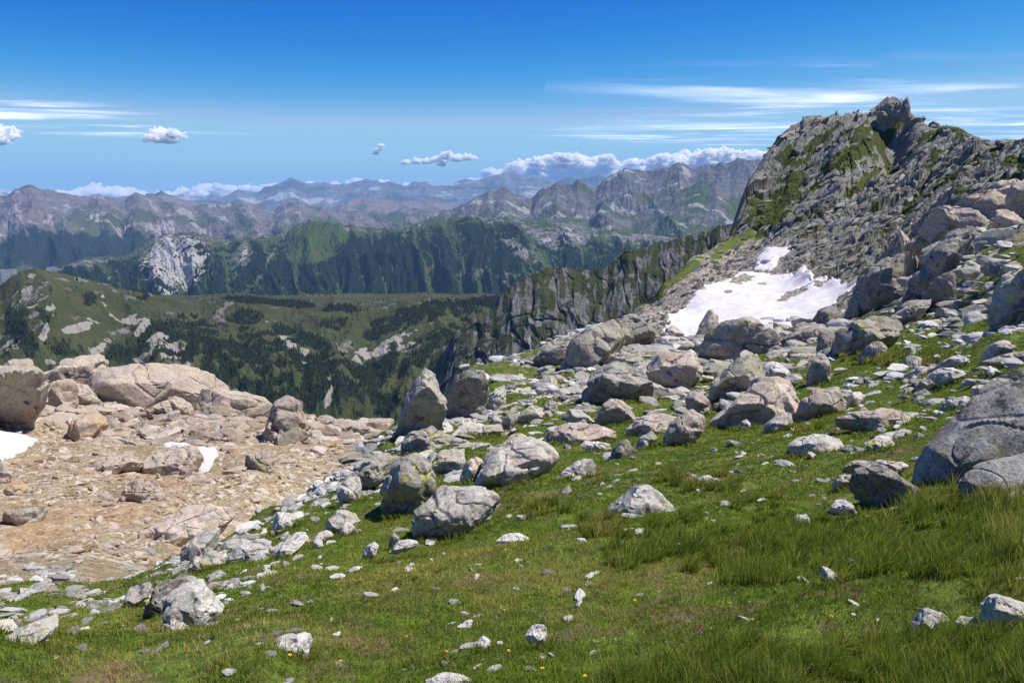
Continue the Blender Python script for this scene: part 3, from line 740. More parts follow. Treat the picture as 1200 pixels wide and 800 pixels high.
m = NT('cirrus')
p = m.obj()
q = m.mapping(p, (1 / 24000, 1 / 11000, 0), (0, 0, radians(-24)))
n = m.new('TexNoise', Vector=q, Scale=1.0, Detail=6., Roughness=.6, Distortion=.4).outputs[0]
q2 = m.mapping(p, (1 / 60000, 1 / 26000, 0), (0, 0, radians(-5)))
n2 = m.new('TexNoise', Vector=q2, Scale=1.0, Detail=3., Roughness=.5).outputs[0]
al = m.math('MULTIPLY', m.ramp(n, .42, .78), m.ramp(n2, .34, .56), True)
al = m.math('MULTIPLY', m.math('MULTIPLY', al, m.attr('edge')), .95, True)
tr = m.new('BsdfTransparent'); tl = m.new('BsdfTranslucent', Color=(.95, .96, 1.0)); mx = m.t.nodes.new('ShaderNodeMixShader')
m.t.links.new(al, mx.inputs[0]); m.t.links.new(tr.outputs[0], mx.inputs[1]); m.t.links.new(tl.outputs[0], mx.inputs[2]); m.t.links.new(mx.outputs[0], m.out.inputs[0])
CIRRUS_MAT = m.mat
def cirrus(label, x0, x1, y0, y1, z0, seed):
    n_ = 50
    a, b = np.meshgrid(np.linspace(-1, 1, n_), np.linspace(-1, 1, n_))
    e = sstep(1, .45, np.abs(a) + .25 * pn2(b * 2, a, seed)) * sstep(1, .5, np.abs(b) + .25 * pn2(a * 2, b, seed + 1))
    V = np.stack([a * (x1 - x0) / 2, b * (y1 - y0) / 2, 300 * pn2(a * 2, b * 2, seed)], -1).reshape(-1, 3)
    me = mesh_np('cirrus_cloud', V, grid_faces(n_, n_), True, {'edge': e.ravel()})
    return link('cirrus_cloud', me, CIRRUS_MAT, label, 'cloud', loc=((x0 + x1) / 2, (y0 + y1) / 2, z0))
cirrus('thin white streaks of high cloud fanning out behind the peak', 3000, 130000, 52000, 190000, 9500, 31)
cirrus('faint flat streaks of high cloud at the left edge', -110000, -42000, 75000, 150000, 9800, 35)
# ------------------------------------------------------------------ rocks
def rock_mat(name, a, b, stain, stain_amt, lich, lich_amt, dark_amt, scale=1.0, pale_top=.0):
    m = NT(name)
    p = m.obj()
    rnd = m.new('ObjectInfo').outputs['Random']
    off = m.new('CombineXYZ', X=m.math('MULTIPLY', rnd, 91.), Y=m.math('MULTIPLY', rnd, 37.), Z=0.).outputs[0]
    v = m.new('VectorMath', _operation='ADD').outputs[0]
    va = v.node; m.set(va.inputs[0], p); m.set(va.inputs[1], off)
    n1, n2, n3 = m.noise(v, .9 / scale, 6, .6), m.noise(v, 4.5 / scale, 7, .7), m.noise(v, 26. / scale, 4, .75)
    c = m.mix(m.ramp(n2, .32, .68), a, b)
    c = m.mix(m.math('MULTIPLY', m.ramp(n1, .50, .66), stain_amt), c, stain)
    fr = m.attr('fresh')
    c = m.mix(m.math('MULTIPLY', m.ramp(fr, .62, .70), stain_amt), c, stain)
    c = m.mix(m.math('MULTIPLY', m.ramp(fr, .36, .30), .6), c, a)
    c = m.mix(m.math('MULTIPLY', m.ramp(n3, .50, .62), .62), c, tuple(q * .34 for q in a))
    c = m.mix(m.math('MULTIPLY', m.ramp(m.noise(v, 60. / scale, 2, .6), .56, .68), .5), c, tuple(min(q * 1.6, .72) for q in b))
    c = m.mix(m.math('MULTIPLY', m.ramp(m.noise(v, 1.9 / scale, 8, .72), .54, .63), dark_amt), c, (.040, .038, .035))
    nl = m.noise(v, 3.3 / scale, 9, .75)
    c = m.mix(m.math('MULTIPLY', m.ramp(nl, .56, .61), lich_amt), c, lich)
    c = m.mix(m.math('MULTIPLY', m.ramp(m.noise(v, 2.3 / scale, 8, .7), .56, .64), .45), c, (.40, .41, .36))
    vr = m.math('MULTIPLY', m.math('SUBTRACT', rnd, .5), .30)
    c = m.mix(1., c, m.new('CombineColor', Red=m.math('ADD', vr, 1.), Green=m.math('ADD', vr, 1.), Blue=m.math('ADD', vr, 1.)).outputs[0], 'MULTIPLY')
    crack = m.voro(v, 1.1 / scale, 'DISTANCE_TO_EDGE')
    bump = m.math('ADD', m.math('MULTIPLY', n2, .8), m.math('MULTIPLY', n3, .25))
    bump = m.math('ADD', bump, m.ramp(crack, 0., .05, 0., .5))
    return m.bsdf(c, .9, bump, .06 * scale, .9, .15)
YEL = (.50, .50, .10); GRN = (.33, .35, .14)
ROCK = {
 'g': rock_mat('pale_granite', (.285, .267, .235), (.50, .472, .415), (.46, .37, .28), .35, GRN, .65, .7),
 'l': rock_mat('lichen_granite', (.26, .247, .21), (.45, .425, .36), (.42, .33, .24), .3, YEL, 1., .65),
 'p': rock_mat('pink_granite', (.355, .300, .250), (.535, .465, .395), (.46, .32, .22), .42, GRN, .4, .35),
 'd': rock_mat('dark_granite', (0.150, 0.143, 0.126), (0.347, 0.327, 0.289), (0.313, 0.248, 0.189), .3, GRN, .6, .7),
 'G': rock_mat('grey_slab', (0.185, 0.175, 0.152), (0.347, 0.327, 0.284), (0.370, 0.305, 0.241), .35, GRN, .6, .5, 3.5),
 'L': rock_mat('lichen_slab', (0.197, 0.186, 0.152), (0.347, 0.327, 0.263), (0.347, 0.282, 0.210), .3, (0.393, 0.406, 0.136), .8, .45, 3.),
 'P': rock_mat('pink_slab', (.33, .280, .225), (.46, .405, .33), (.44, .33, .24), .35, (.36, .36, .17), .7, .3, 4.),
 'O': rock_mat('rusty_slab', (.33, .265, .20), (.44, .37, .29), (.45, .27, .12), .75, GRN, .3, .35, 2.),
 's': rock_mat('speckled_slab', (.15, .143, .13), (.43, .41, .37), (.34, .30, .25), .5, (.36, .36, .16), .6, .95, .8),
 'w': rock_mat('white_stone', (.41, .39, .35), (.62, .595, .54), (.52, .44, .36), .35, GRN, .55, .5),
}
def planes_radius(N, d, dirs, p):
    q = np.maximum(dirs @ N.T, 0) / d
    mx = q.max(1, keepdims=True)
    return np.minimum(1 / (mx[:, 0] * ((q / mx) ** p).sum(1) ** (1 / p)), 4 * np.median(d))
def weather(V, dirs, size, seed, amt=1.0):
    q = V / size
    rs = np.random.RandomState(seed % 9973)
    n = fbm3(q * 2.6 + seed * 1.37, 6, seed % 97, .58)
    k = 1 - 2 * np.abs(pn3(q * np.array([1.3, 1.3, 2.2]) + seed * .77, (seed + 5) % 97))
    # spalled faces: every patch of the surface broken to its own plane
    step = 0; fresh = 0
    for cnt, a_ in (((60, .045), (220, .024)) if amt < .5 else ((14, .10), (46, .05), (130, .024))):
        C = rs.normal(size=(cnt, 3)); C = V[rs.randint(len(V), size=cnt)] / size
        w = q + .05 * np.stack([n, k, -n], 1) * .5
        d = np.sqrt(((w[:, None] - C) ** 2).sum(2))
        wt = np.exp(-(d - d.min(1, keepdims=True)) * (17 if amt >= .5 else 7) * math.sqrt(cnt)); wt /= wt.sum(1, keepdims=True)
        T = rs.normal(size=(cnt, 3)) * .6; H = rs.uniform(-.5, .5, cnt)
        fresh = fresh + .5 * (wt * rs.rand(cnt)).sum(1)
        pl = H + w @ T.T - (C * T).sum(1)
        step = step + a_ * (wt * np.clip(pl, -.9, .9)).sum(1)
    global LAST_FRESH
    LAST_FRESH = fresh
    return V + dirs * (size * amt * (.020 * n + step - .05 * sstep(.93, 1., k)))[:, None]
def hull_planes(pts):
    bm = bmesh.new()
    for q in pts: bm.verts.new(q)
    bmesh.ops.convex_hull(bm, input=bm.verts)
    bm.normal_update()
    N, D = [], []
    c = pts.mean(0)
    for f in bm.faces:
        n = np.array(f.normal[:]); a = f.calc_area()
        if a < 1e-12: continue
        d = (np.array(f.verts[0].co[:]) - c) @ n
        if d < 0: n, d = -n, -d
        if d < 1e-6: continue
        for n_, d_ in zip(N, D):
            if n @ n_ > .985 and abs(d - d_) < .05 * d: break
        else:
            N.append(n); D.append(d)
    bm.free()
    return np.array(N), np.array(D), c
BASES = []
def boulder(label, mat, outline, inner=None, r=None, depth=.7, name='boulder', sink=.2, sharp=120, group=None, amt=1.0, seed=None, lean=-.35):
    """outline: corners (u, v) of the rock's silhouette; inner: (u, v, w) points of its near side, w in photograph pixels towards (-) the eye"""
    o = np.array(outline, float)
    w_, h_ = np.ptp(o[:, 0]), np.ptp(o[:, 1])
    uc, vb = o[:, 0].mean(), o[:, 1].max()
    if r is None: r = hit(uc, vb - .12 * h_) or 60
    s = r / FPX
    th, _ = ray(uc, vb)
    X = np.array([cos(th), -sin(th), 0]); Y = np.array([sin(th), cos(th), 0]); Z = np.array([0, 0, 1.])
    O = at(uc, vb, r)
    BASES.append((O, X, Y, s * w_, r))
    def P3(u, v, w): return X * (u - uc) * s + Z * (vb - v) * s * 1.03 + Y * w * s
    size_px = min(w_, h_ * 1.6)
    pts = [P3(u, v, lean * (v - vb)) for u, v in o]
    cu, cvv = o.mean(0)
    jr = np.random.RandomState(int(abs(o.sum() * 3)) % 99991)
    for u, v in o[jr.randint(2)::2]:                      # the far side
        pts.append(P3(cu + .8 * (u - cu), cvv + .85 * (v - cvv) + .06 * h_, depth * size_px))
    if inner is None:                                     # a rounded near side, heavier low down
        for fu, fv, fw in ((jr.uniform(-.30, -.05), jr.uniform(-.30, -.12), jr.uniform(.15, .35)), (jr.uniform(.05, .34), jr.uniform(-.28, -.05), jr.uniform(.15, .35)), (jr.uniform(-.28, .28), jr.uniform(.25, .45), jr.uniform(.25, .42))):
            pts.append(P3(cu + fu * w_, cvv + fv * h_, -fw * size_px))
    else:
        for u, v, w in inner: pts.append(P3(u, v, w))
    for u, v in o:                                        # bedded in the ground
        if v > vb - .35 * h_: pts.append(P3(u, vb + sink * h_ + 1, .15 * size_px)); pts.append(P3(u, vb + sink * h_ + 1, .5 * size_px))
    pts = np.array(pts)
    c0 = pts.mean(0); sd = pts.std(0) @ np.ones(3) / 3
    # whiten, so that long rocks get evenly spread vertices
    C = np.cov((pts - c0).T); ev, E = np.linalg.eigh(C); W = E @ np.diag(np.sqrt(np.maximum(ev, 1e-6)))
    Wi = np.linalg.inv(W)
    N, D, c = hull_planes((pts - c0) @ Wi.T)
    K = 9                                                 # knocked-off corners
    Nr = jr.normal(size=(K, 3)); Nr /= np.linalg.norm(Nr, axis=1)[:, None]
    sup = (((pts - c0) @ Wi.T - c) @ Nr.T).max(0)
    N, D = np.concatenate([N, Nr]), np.concatenate([D, sup * jr.uniform(.74, .93, K)])
    lvl = 6 if w_ > 95 else 5 if w_ > 34 else 4
    dirs, F = ico(lvl)
    V = dirs * planes_radius(N, D, dirs, sharp)[:, None] + c
    V = V @ W.T + c0
    if np.linalg.det(W) < 0: F = F[:, ::-1]
    size = (np.prod(np.ptp(pts, axis=0))) ** (1 / 3)
    sd_ = int(abs(o.sum() * 7 + vb * 13)) % 9973 if seed is None else seed
    nd = V - V.mean(0); nd /= np.linalg.norm(nd, axis=1)[:, None]
    V = weather(V, nd, size, sd_, amt * (1.25 if mat == 'P' and amt == 1 else 1))
    me = mesh_np(name, V, F, True, {'fresh': LAST_FRESH})
    me.set_sharp_from_angle(angle=radians(24))
    return link(name, me, ROCK[mat], label, name.replace('_', ' '), group, loc=O)

B = boulder
# --- boulders at the brow of the meadow
B('grey boulder with brown right end, nearest of the big ones, in the turf', 'g', [(484,624),(483,597),(491,584),(510,577),(540,576),(559,573),(577,581),(584,590),(572,606),(559,616),(540,624),(510,629)], [(494,600,-10),(520,596,-26),(548,590,-24),(570,590,-12),(500,624,-12),(545,617,-22)])
B('tall boulder with yellow lichen top and shaded hollow under its left side', 'l', [(440,603),(446,580),(454,562),(461,545),(476,534),(495,535),(504,541),(512,558),(514,573),(496,582),(465,594),(450,606)], [(462,551,-22),(492,560,-26),(494,580,-16),(452,592,6),(470,585,4)], lean=.05)
B('long grey boulder with rounded top lying across the brow', 'g', [(556,568),(556,545),(571,534),(600,523),(630,516),(640,524),(656,536),(655,544),(640,552),(615,562),(590,568),(570,573)], [(571,549,-24),(600,538,-26),(632,530,-20),(590,562,-18),(620,553,-18)])
B('dark ended block wedged against the left end of the long grey boulder', 'p', [(540,562),(541,548),(553,538),(567,540),(570,552),(566,570),(552,573)])
B('tall pointed fang of rock standing at the brow against the dark woods', 'l', [(454,522),(462,506),(474,486),(474,468),(484,452),(492,440),(498,435),(510,442),(517,454),(520,472),(526,482),(522,497),(510,501),(484,506),(466,520)], [(500,458,-16),(484,500,-14),(508,470,-6),(468,505,-6)], depth=.6)
B('dark shattered cliff block right of the pointed fang', 'd', [(522,497),(521,460),(525,440),(536,434),(552,430),(568,432),(577,446),(578,454),(568,468),(560,478),(548,486),(534,495)], [(530,444,-14),(556,444,-22),(566,456,-12),(545,482,4),(530,492,4)], lean=.12)
B('lichen covered block with rusty corner in front of the pointed fang', 'l', [(471,536),(472,518),(484,508),(508,500),(520,508),(528,518),(518,526),(496,534)])
B('small rust red stone on the brow behind the long grey boulder', 'p', [(584,524),(596,514),(610,505),(617,512),(618,518),(600,523)])
B('flat grey slab lying in stony turf below the shattered block', 'g', [(540,512),(552,500),(586,498),(591,506),(570,512),(552,514)])
B('thin layered slab lying behind the long grey boulder', 'g', [(526,530),(538,522),(552,517),(578,521),(564,528),(545,532)])
B('thick pale slab lying left of the layered slab', 'l', [(500,548),(514,534),(532,528),(552,532),(545,546),(520,556)])
B('pale pinkish slab leaning on the right side of the shattered block', 'w', [(568,472),(580,458),(591,453),(593,460),(592,473),(570,482)])
B('small dark stone right of the leaning pinkish slab', 'd', [(591,458),(596,449),(608,450),(606,456),(598,461)])
B('stone with dark left face and yellow lichen top beside a yellow lichen dome', 'l', [(587,505),(588,488),(596,479),(606,480),(608,492),(598,508)])
B('rounded yellow lichen dome half sunk in stony turf', 'l', [(606,492),(616,478),(626,474),(637,482),(638,492),(624,496)])
B('stone splashed with bright yellow lichen at the far edge of turf', 'l', [(636,478),(642,468),(652,470),(656,480),(652,488),(640,488)])
B('log shaped pinkish boulder lying flat in the turf', 'p', [(642,520),(642,508),(654,502),(680,497),(708,499),(724,506),(724,514),(700,515),(664,520),(650,525)])
B('dark rounded stone set against the left end of the log shaped boulder', 'd', [(634,521),(637,508),(648,506),(657,512),(656,524),(642,526)])
B('pale wedge shaped rock behind the log shaped boulder', 'w', [(664,499),(667,480),(676,480),(688,488),(700,497),(682,502)])
B('pinkish triangular boulder below the dark hollow one', 'p', [(698,494),(708,476),(722,469),(732,474),(746,491),(728,502),(714,499)])
B('big boulder with dark overhanging left face on the far slope', 'd', [(678,478),(680,460),(688,442),(710,424),(720,426),(752,430),(764,440),(769,450),(760,460),(744,474),(720,475),(700,479)], [(712,438,-22),(740,440,-26),(758,452,-16),(694,474,4),(722,470,-10)], lean=.06)
B('broad pale rock mass with pink blotches behind the dark faced boulder', 'p', [(750,436),(768,420),(792,416),(816,420),(828,438),(818,452),(792,460),(766,456)])
B('low greenish lichen topped rock above the dark faced boulder', 'l', [(698,426),(702,416),(720,410),(752,412),(760,424),(724,430)])
B('broken grey outcrop stepping up towards the skyline', 'L', [(654,434),(664,416),(680,400),(708,376),(730,378),(742,400),(728,412),(704,414),(680,430),(662,436)])
B('sloping grey outcrop leaning on the skyline beside the snow', 'L', [(708,380),(722,372),(740,369),(760,386),(772,398),(742,412),(722,404)])
B('flat topped grey block on the skyline left of the outcrop', 'G', [(624,420),(640,405),(667,400),(678,408),(658,424),(630,430)])
B('small pink rock melting out at the lower edge of the snow', 'p', [(779,394),(782,384),(792,383),(803,391),(800,398),(784,399)])
B('pointed pyramid rock standing in the large snow patch', 'g', [(813,397),(820,382),(832,364),(840,374),(842,386),(828,393)], [(824,390,-8),(831,374,-6)])
B('big rounded cracked outcrop in front of the snow', 'P', [(820,420),(830,398),(847,384),(862,378),(877,376),(893,378),(910,393),(916,414),(902,426),(853,426),(827,424)], [(838,412,-8),(880,420,-12),(906,414,-6),(850,396,-5),(890,390,-6)], lean=0)
B('leaning block with bright yellow lichen on its top', 'l', [(830,459),(838,446),(850,434),(873,413),(887,420),(895,440),(880,452),(857,475),(838,468)], [(842,448,-14),(868,432,-18),(880,444,-14),(855,468,-4)])
B('large angular block with broad sunlit right face, centre of the rock pile', 'p', [(836,503),(857,480),(873,455),(893,447),(920,456),(938,481),(930,491),(907,495),(880,499),(853,502)], [(874,460,-20),(904,474,-30),(912,494,-26),(866,492,4),(845,500,2)], lean=.06)
B('pinkish block with cracked grey left side at the turf edge', 'p', [(776,514),(782,502),(794,492),(813,482),(823,490),(824,504),(806,519),(788,525)], [(794,500,-12),(804,512,-12),(814,492,-10)])
B('rounded rust coloured rock behind the pinkish cracked block', 'p', [(799,470),(806,462),(818,460),(832,470),(831,486),(814,486)])
B('long pale flat slab left of the pinkish cracked block', 'p', [(731,506),(746,496),(760,490),(796,484),(799,498),(778,509),(744,512)])
B('pale rounded boulder behind the large angular block', 'w', [(889,446),(896,432),(909,426),(923,436),(923,444),(910,452)])
B('upright split pale rock beside bright green turf', 'g', [(947,452),(947,430),(953,418),(966,420),(975,430),(972,446),(958,454)])
B('long low pinkish boulder right of the large angular block', 'p', [(932,490),(938,474),(956,463),(978,456),(986,466),(985,481),(964,492),(944,494)])
B('small pointed grey rock at the foot of the large angular block', 'g', [(894,509),(902,494),(914,486),(926,486),(928,498),(908,506)])
B('little grey stone in front of the dark hollow of the angular block', 'g', [(863,502),(868,494),(874,491),(880,498),(874,507)])
B('white upright stone right of the long low pinkish boulder', 'w', [(992,479),(994,464),(1004,458),(1012,466),(1000,478)])
B('long flat pinkish slab with yellow blotches on open turf', 'p', [(986,498),(1006,490),(1024,487),(1052,481),(1072,484),(1084,497),(1060,502),(1032,506),(1004,504)])
B('pale table flat slab in the turf', 'w', [(920,529),(930,514),(954,511),(977,512),(984,522),(960,535),(936,533)])
B('flat greenish lichen slab right of the table flat one', 'l', [(1013,525),(1024,518),(1040,517),(1049,521),(1036,532),(1020,530)])
B('low flat lichen slab left of a speckled slab', 'l', [(990,552),(1002,543),(1022,541),(1034,545),(1016,554)])
B('speckled grey slab right of the low flat lichen slab', 'g', [(1022,550),(1030,542),(1050,541),(1060,545),(1048,554)])
B('dark streaked boulder sloping to the right, in front of the tussocks', 'd', [(996,578),(1001,558),(1012,554),(1025,553),(1042,559),(1060,567),(1076,575),(1044,583),(1012,587)], [(1010,566,-12),(1040,572,-14),(1020,582,-14)])
B('small brown rock tucked behind the dark streaked boulder', 'p', [(977,576),(978,563),(988,558),(1002,559),(1000,574)])
B('huge sloping slab of grey rock at the right edge', 's', [(1090,564),(1098,550),(1108,536),(1125,512),(1150,480),(1185,452),(1210,442),(1260,430),(1270,500),(1225,536),(1190,536),(1175,548),(1150,562),(1120,570)], [(1110,564,-8),(1150,545,0),(1165,505,42),(1210,480,70)], amt=.49, lean=-1.1)
B('second sloping slab low at the right edge', 's', [(1138,580),(1160,562),(1200,546),(1250,535),(1260,580),(1220,592),(1180,592),(1160,588)], [(1175,582,-5),(1210,560,14)], amt=.48, lean=-1.)
B('small black and white stone at the right edge below the slab', 'd', [(1180,594),(1186,583),(1200,576),(1215,580),(1216,600),(1190,602)])
B('pale slab with sharp lower edge, right one of a pair on upper turf', 'w', [(1091,444),(1104,436),(1133,435),(1126,444),(1106,454)])
B('rounded slab, left one of a pair on upper turf', 'g', [(1072,458),(1078,447),(1088,441),(1101,452),(1087,460)])
B('flat white stone above the pair of slabs', 'w', [(1061,441),(1074,431),(1087,432),(1083,443)])
B('tilted narrow slab pointing up the turf slope', 'w', [(1094,438),(1108,425),(1120,418),(1131,424),(1121,434)])
B('white flat topped stone on the right turf slope', 'w', [(1106,482),(1110,471),(1125,468),(1142,470),(1131,480)])
B('pale flat stone touching the top of the huge sloping slab', 'w', [(1141,464),(1143,456),(1160,455),(1174,459),(1162,466)])
B('cluster block with pale top by the right edge', 'g', [(1155,422),(1160,412),(1175,402),(1188,405),(1186,417),(1172,424)])
B('flat grey sheet of rock at the right edge above the turf', 'g', [(1160,428),(1180,420),(1200,412),(1216,415),(1204,426)])
B('great whale backed slab with greenish lichen below the prow', 'L', [(972,414),(984,392),(1004,378),(1020,374),(1036,373),(1050,382),(1050,392),(1024,402),(1004,408),(984,417)])
B('rounded grey rock at the right end of the snow', 'G', [(913,402),(934,386),(960,382),(964,390),(960,409),(936,409),(920,406)])
B('dark sided rock wedged below the turf tongue', 'd', [(957,410),(959,392),(968,388),(979,398),(976,409),(964,416)])
B('dark rounded rock standing above the snow edge', 'G', [(949,382),(957,366),(968,360),(979,362),(980,374),(963,384)])
B('small black lichen stone on the upper turf', 'd', [(1008,426),(1011,410),(1020,402),(1030,403),(1036,410),(1026,421)])
# --- the prow and slabs above the snow
B('great dark prow block with pale right edge', 'G', [(1004,366),(1005,330),(1017,322),(1030,315),(1048,305),(1054,300),(1052,316),(1049,332),(1041,348),(1026,366)], [(1046,318,-12),(1046,340,-10),(1022,330,-14),(1020,360,-8)])
B('dark pointed block leaning on top of the prow', 'G', [(1016,322),(1024,308),(1034,296),(1050,278),(1056,293),(1052,308),(1036,316)], [(1046,292,-8),(1046,308,-8)])
B('thin upright pink fin of rock beside the prow', 'P', [(1050,277),(1057,283),(1065,297),(1073,313),(1067,328),(1061,323),(1056,300)])
B('flat square pale block behind the pink fin', 'P', [(1064,288),(1078,288),(1094,291),(1090,302),(1077,306)])
B('long sunlit ramp slab rising to the right', 'P', [(1076,290),(1088,276),(1103,263),(1142,240),(1160,230),(1174,246),(1162,262),(1143,268),(1123,268),(1100,288)], depth=.5)
B('tower like slab with pale top leaning over dark hollow', 'G', [(1063,352),(1075,323),(1093,297),(1103,284),(1123,278),(1124,290),(1112,312),(1093,334),(1072,352)], [(1108,300,-12),(1086,336,-8)])
B('dark shaded wall of rock below the tower like slab', 'd', [(1078,368),(1084,346),(1093,330),(1110,322),(1115,346),(1113,368)], [(1102,336,-10),(1104,360,4)], lean=.1)
B('slanting grey slab below the dark shaded wall', 'G', [(1040,380),(1056,366),(1076,356),(1088,352),(1082,368),(1062,382)])
B('dark block under the prow by the snow', 'd', [(990,372),(996,352),(1006,344),(1012,352),(1008,374)])
B('pale cube shaped block on the right skyline slope', 'P', [(1165,268),(1168,253),(1183,251),(1197,270),(1174,275)])
B('pale sheer slab on the right skyline slope at the photo edge', 'P', [(1182,244),(1186,226),(1198,220),(1216,228),(1222,262),(1194,264)])
B('pale jagged slab climbing above the sunlit ramp', 'P', [(1150,246),(1160,228),(1172,214),(1186,222),(1184,244),(1172,254)])
B('black rock with yellow lichen cap at the right edge', 'l', [(1168,386),(1172,342),(1188,334),(1200,322),(1240,318),(1240,388)], [(1180,350,-12),(1204,338,-14),(1190,384,6)], lean=.1)
# --- far side of the gravel bowl
B('great dark faced block at the left edge above the snow', 'P', [(-24,504),(-22,446),(4,438),(28,432),(44,437),(53,446),(34,462),(33,480),(16,496),(0,504)], [(-10,450,-14),(28,448,-14),(26,480,26),(2,500,34)], lean=.9)
B('smooth layered slab at the crest of the far outcrop', 'P', [(58,452),(62,438),(80,428),(102,424),(118,424),(126,431),(124,448),(84,458)])
B('broad smooth whale back of pale rock with greenish crest beyond the bowl', 'P', [(112,460),(118,440),(130,433),(160,431),(180,431),(196,436),(214,436),(240,446),(268,458),(264,478),(220,474),(160,470),(124,466)], depth=.35, amt=.6)
B('lower pale tail of the smooth outcrop sloping right', 'P', [(232,476),(244,452),(268,456),(290,464),(312,471),(324,483),(300,490),(262,488)], depth=.4, amt=.6)
B('left one of two blocks with dark triangular faces', 'P', [(59,483),(61,460),(66,452),(86,452),(92,462),(88,480),(80,487)], [(67,456,-6),(80,480,-10),(84,462,-8)], lean=.1)
B('right one of two blocks with dark triangular faces', 'P', [(81,485),(86,462),(93,455),(106,457),(122,480),(102,484)], [(93,459,-8),(112,480,-8)], lean=.1)
B('orange stained rock on the far side of the bowl', 'O', [(88,506),(94,492),(108,489),(124,491),(132,502),(114,514),(98,515)])
B('flat pile slab right above the orange stained rock', 'P', [(84,490),(86,480),(108,479),(144,484),(144,493),(112,494)])
B('pinkish dome in the turf strip below the smooth outcrop', 'P', [(180,478),(190,472),(208,469),(225,480),(227,490),(200,492)])
B('high domed block at the right end of the far outcrop', 'P', [(310,508),(320,490),(327,478),(340,472),(360,483),(371,500),(368,524),(338,524),(318,518)])
B('low pink outcrop left of the small snow patch', 'P', [(108,548),(122,540),(134,537),(158,541),(172,549),(143,555)])
B('pink layered outcrop touching the small snow patch', 'P', [(166,550),(178,534),(200,529),(226,534),(234,542),(226,552),(187,556)])
B('split pink boulder right of the small snow patch', 'P', [(289,549),(292,531),(312,529),(324,540),(313,556)])
B('pale rock at the left end of a row low in the bowl', 'P', [(6,616),(10,596),(22,590),(49,593),(50,610),(24,617)])
B('pale stone cut by the left edge of the bowl', 'P', [(-8,564),(6,549),(14,556),(11,564)])
B('reddish wedge rock near the left edge of the bowl', 'O', [(6,579),(14,566),(24,567),(36,578),(22,582)])
B('pale leaning rock alone in the middle of the bowl', 'P', [(142,586),(150,570),(156,561),(170,565),(182,574),(190,584),(166,589)])
B('broad pale bedrock slab at the near edge of the bowl', 'p', [(160,644),(169,617),(202,609),(234,604),(259,602),(278,612),(236,632),(195,647)])
B('pale outcrop nose just below the broad bedrock slab', 'g', [(213,658),(217,640),(240,629),(260,626),(246,648),(225,659)])
B('rock with shaded left end on the turf edge', 'g', [(216,671),(230,655),(250,649),(266,658),(242,667)])
B('long flat white rock on the turf edge', 'w', [(266,654),(284,639),(306,636),(320,638),(318,648),(298,658)])
B('long white rock sloping up to the right', 'w', [(316,654),(322,644),(344,632),(358,628),(363,636),(337,650)])
B('pinkish rock with yellow lichen in the left group of stones', 'l', [(175,717),(180,689),(210,683),(233,691),(226,713),(198,718)])
B('pale rock with dark crack left of the pinkish lichen one', 'g', [(143,711),(150,696),(176,685),(181,702),(166,713)])
B('flat grey rock right of the pinkish lichen one', 'g', [(224,698),(240,688),(262,684),(278,686),(277,696),(247,702)])
B('wide white topped rock in front of the pinkish lichen one', 'w', [(186,720),(198,708),(214,701),(244,698),(264,724),(248,741),(222,728)])
B('pale rock with yellow lichen near the left edge', 'l', [(9,762),(12,746),(40,738),(70,739),(58,752),(22,763)])
B('pale rock at the left edge of the turf', 'w', [(-10,748),(-4,730),(14,735),(23,746),(8,750)])
B('white weathered stone in the foreground turf at lower left', 'w', [(321,769),(325,752),(345,746),(372,749),(368,761),(348,773)])
B('pale stone cut by the bottom edge of the photo', 'w', [(488,806),(500,794),(530,790),(560,802),(562,812),(500,812)])
B('small white angular stone in the foreground turf', 'w', [(613,746),(622,737),(632,733),(641,734),(640,750),(628,755)])
B('small white stone with dark foot left of the angular one', 'w', [(556,755),(564,747),(576,750),(576,758),(566,760)])
B('pale lumpy boulder at the left end of the long tussocks', 'w', [(708,608),(716,594),(728,583),(746,572),(762,575),(780,591),(797,600),(765,606),(735,610)])
B('flat white stone in the middle of the turf', 'w', [(575,635),(594,626),(612,628),(624,635),(600,644)])
B('white tilted rock on the turf below the log shaped boulder', 'w', [(649,565),(666,548),(690,538),(701,550),(692,562),(667,564)])
B('dark pointed stone below the log shaped boulder', 'd', [(714,540),(717,527),(733,514),(744,527),(732,542)])
B('small pale pyramid stone left of the pinkish cracked block', 'g', [(746,526),(750,515),(763,505),(771,513),(762,527)])
B('low flat stone between dark pointed stone and log shaped boulder', 'w', [(677,525),(683,517),(713,518),(718,527),(694,530)])
B('flat pinkish stone alone in bright turf', 'w', [(812,568),(824,559),(850,562),(842,570)])
B('left white rounded stone in the tussocks at lower right', 'w', [(1070,738),(1076,724),(1092,720),(1114,734),(1098,744)])
B('middle white rounded stone in the tussocks at lower right', 'w', [(1117,738),(1128,728),(1148,726),(1155,740),(1134,745)])
B('pale stone with dark left end at the lower right edge', 'g', [(1157,736),(1157,711),(1171,707),(1200,714),(1222,720),(1212,732),(1176,732)])
B('leaning grey stone shaped like a stump before the tussocks', 'g', [(960,680),(962,667),(972,668),(986,684),(977,692)])
B('white round stone left among the long tussocks', 'w', [(929,614),(932,607),(946,603),(950,611),(940,617)])
B('white round stone right among the long tussocks', 'w', [(972,597),(982,588),(993,586),(1004,599),(988,602)])
B('brownish rock with white top left of the shaded hollow boulder', 'g', [(381,624),(384,609),(396,600),(415,602),(424,612),(408,622),(396,626)])
B('pale lump in front of the brownish white topped rock', 'w', [(396,631),(399,617),(407,611),(418,620),(416,631)])
B('white block with squared left side on the turf', 'w', [(367,641),(368,626),(386,624),(392,629),(379,638)])
B('pale flat rock on the turf edge above the long white rock', 'w', [(318,623),(324,605),(350,602),(360,607),(342,615)])
B('low white stone in front of the nearest big boulder', 'w', [(454,646),(466,636),(482,633),(492,639),(474,645)])
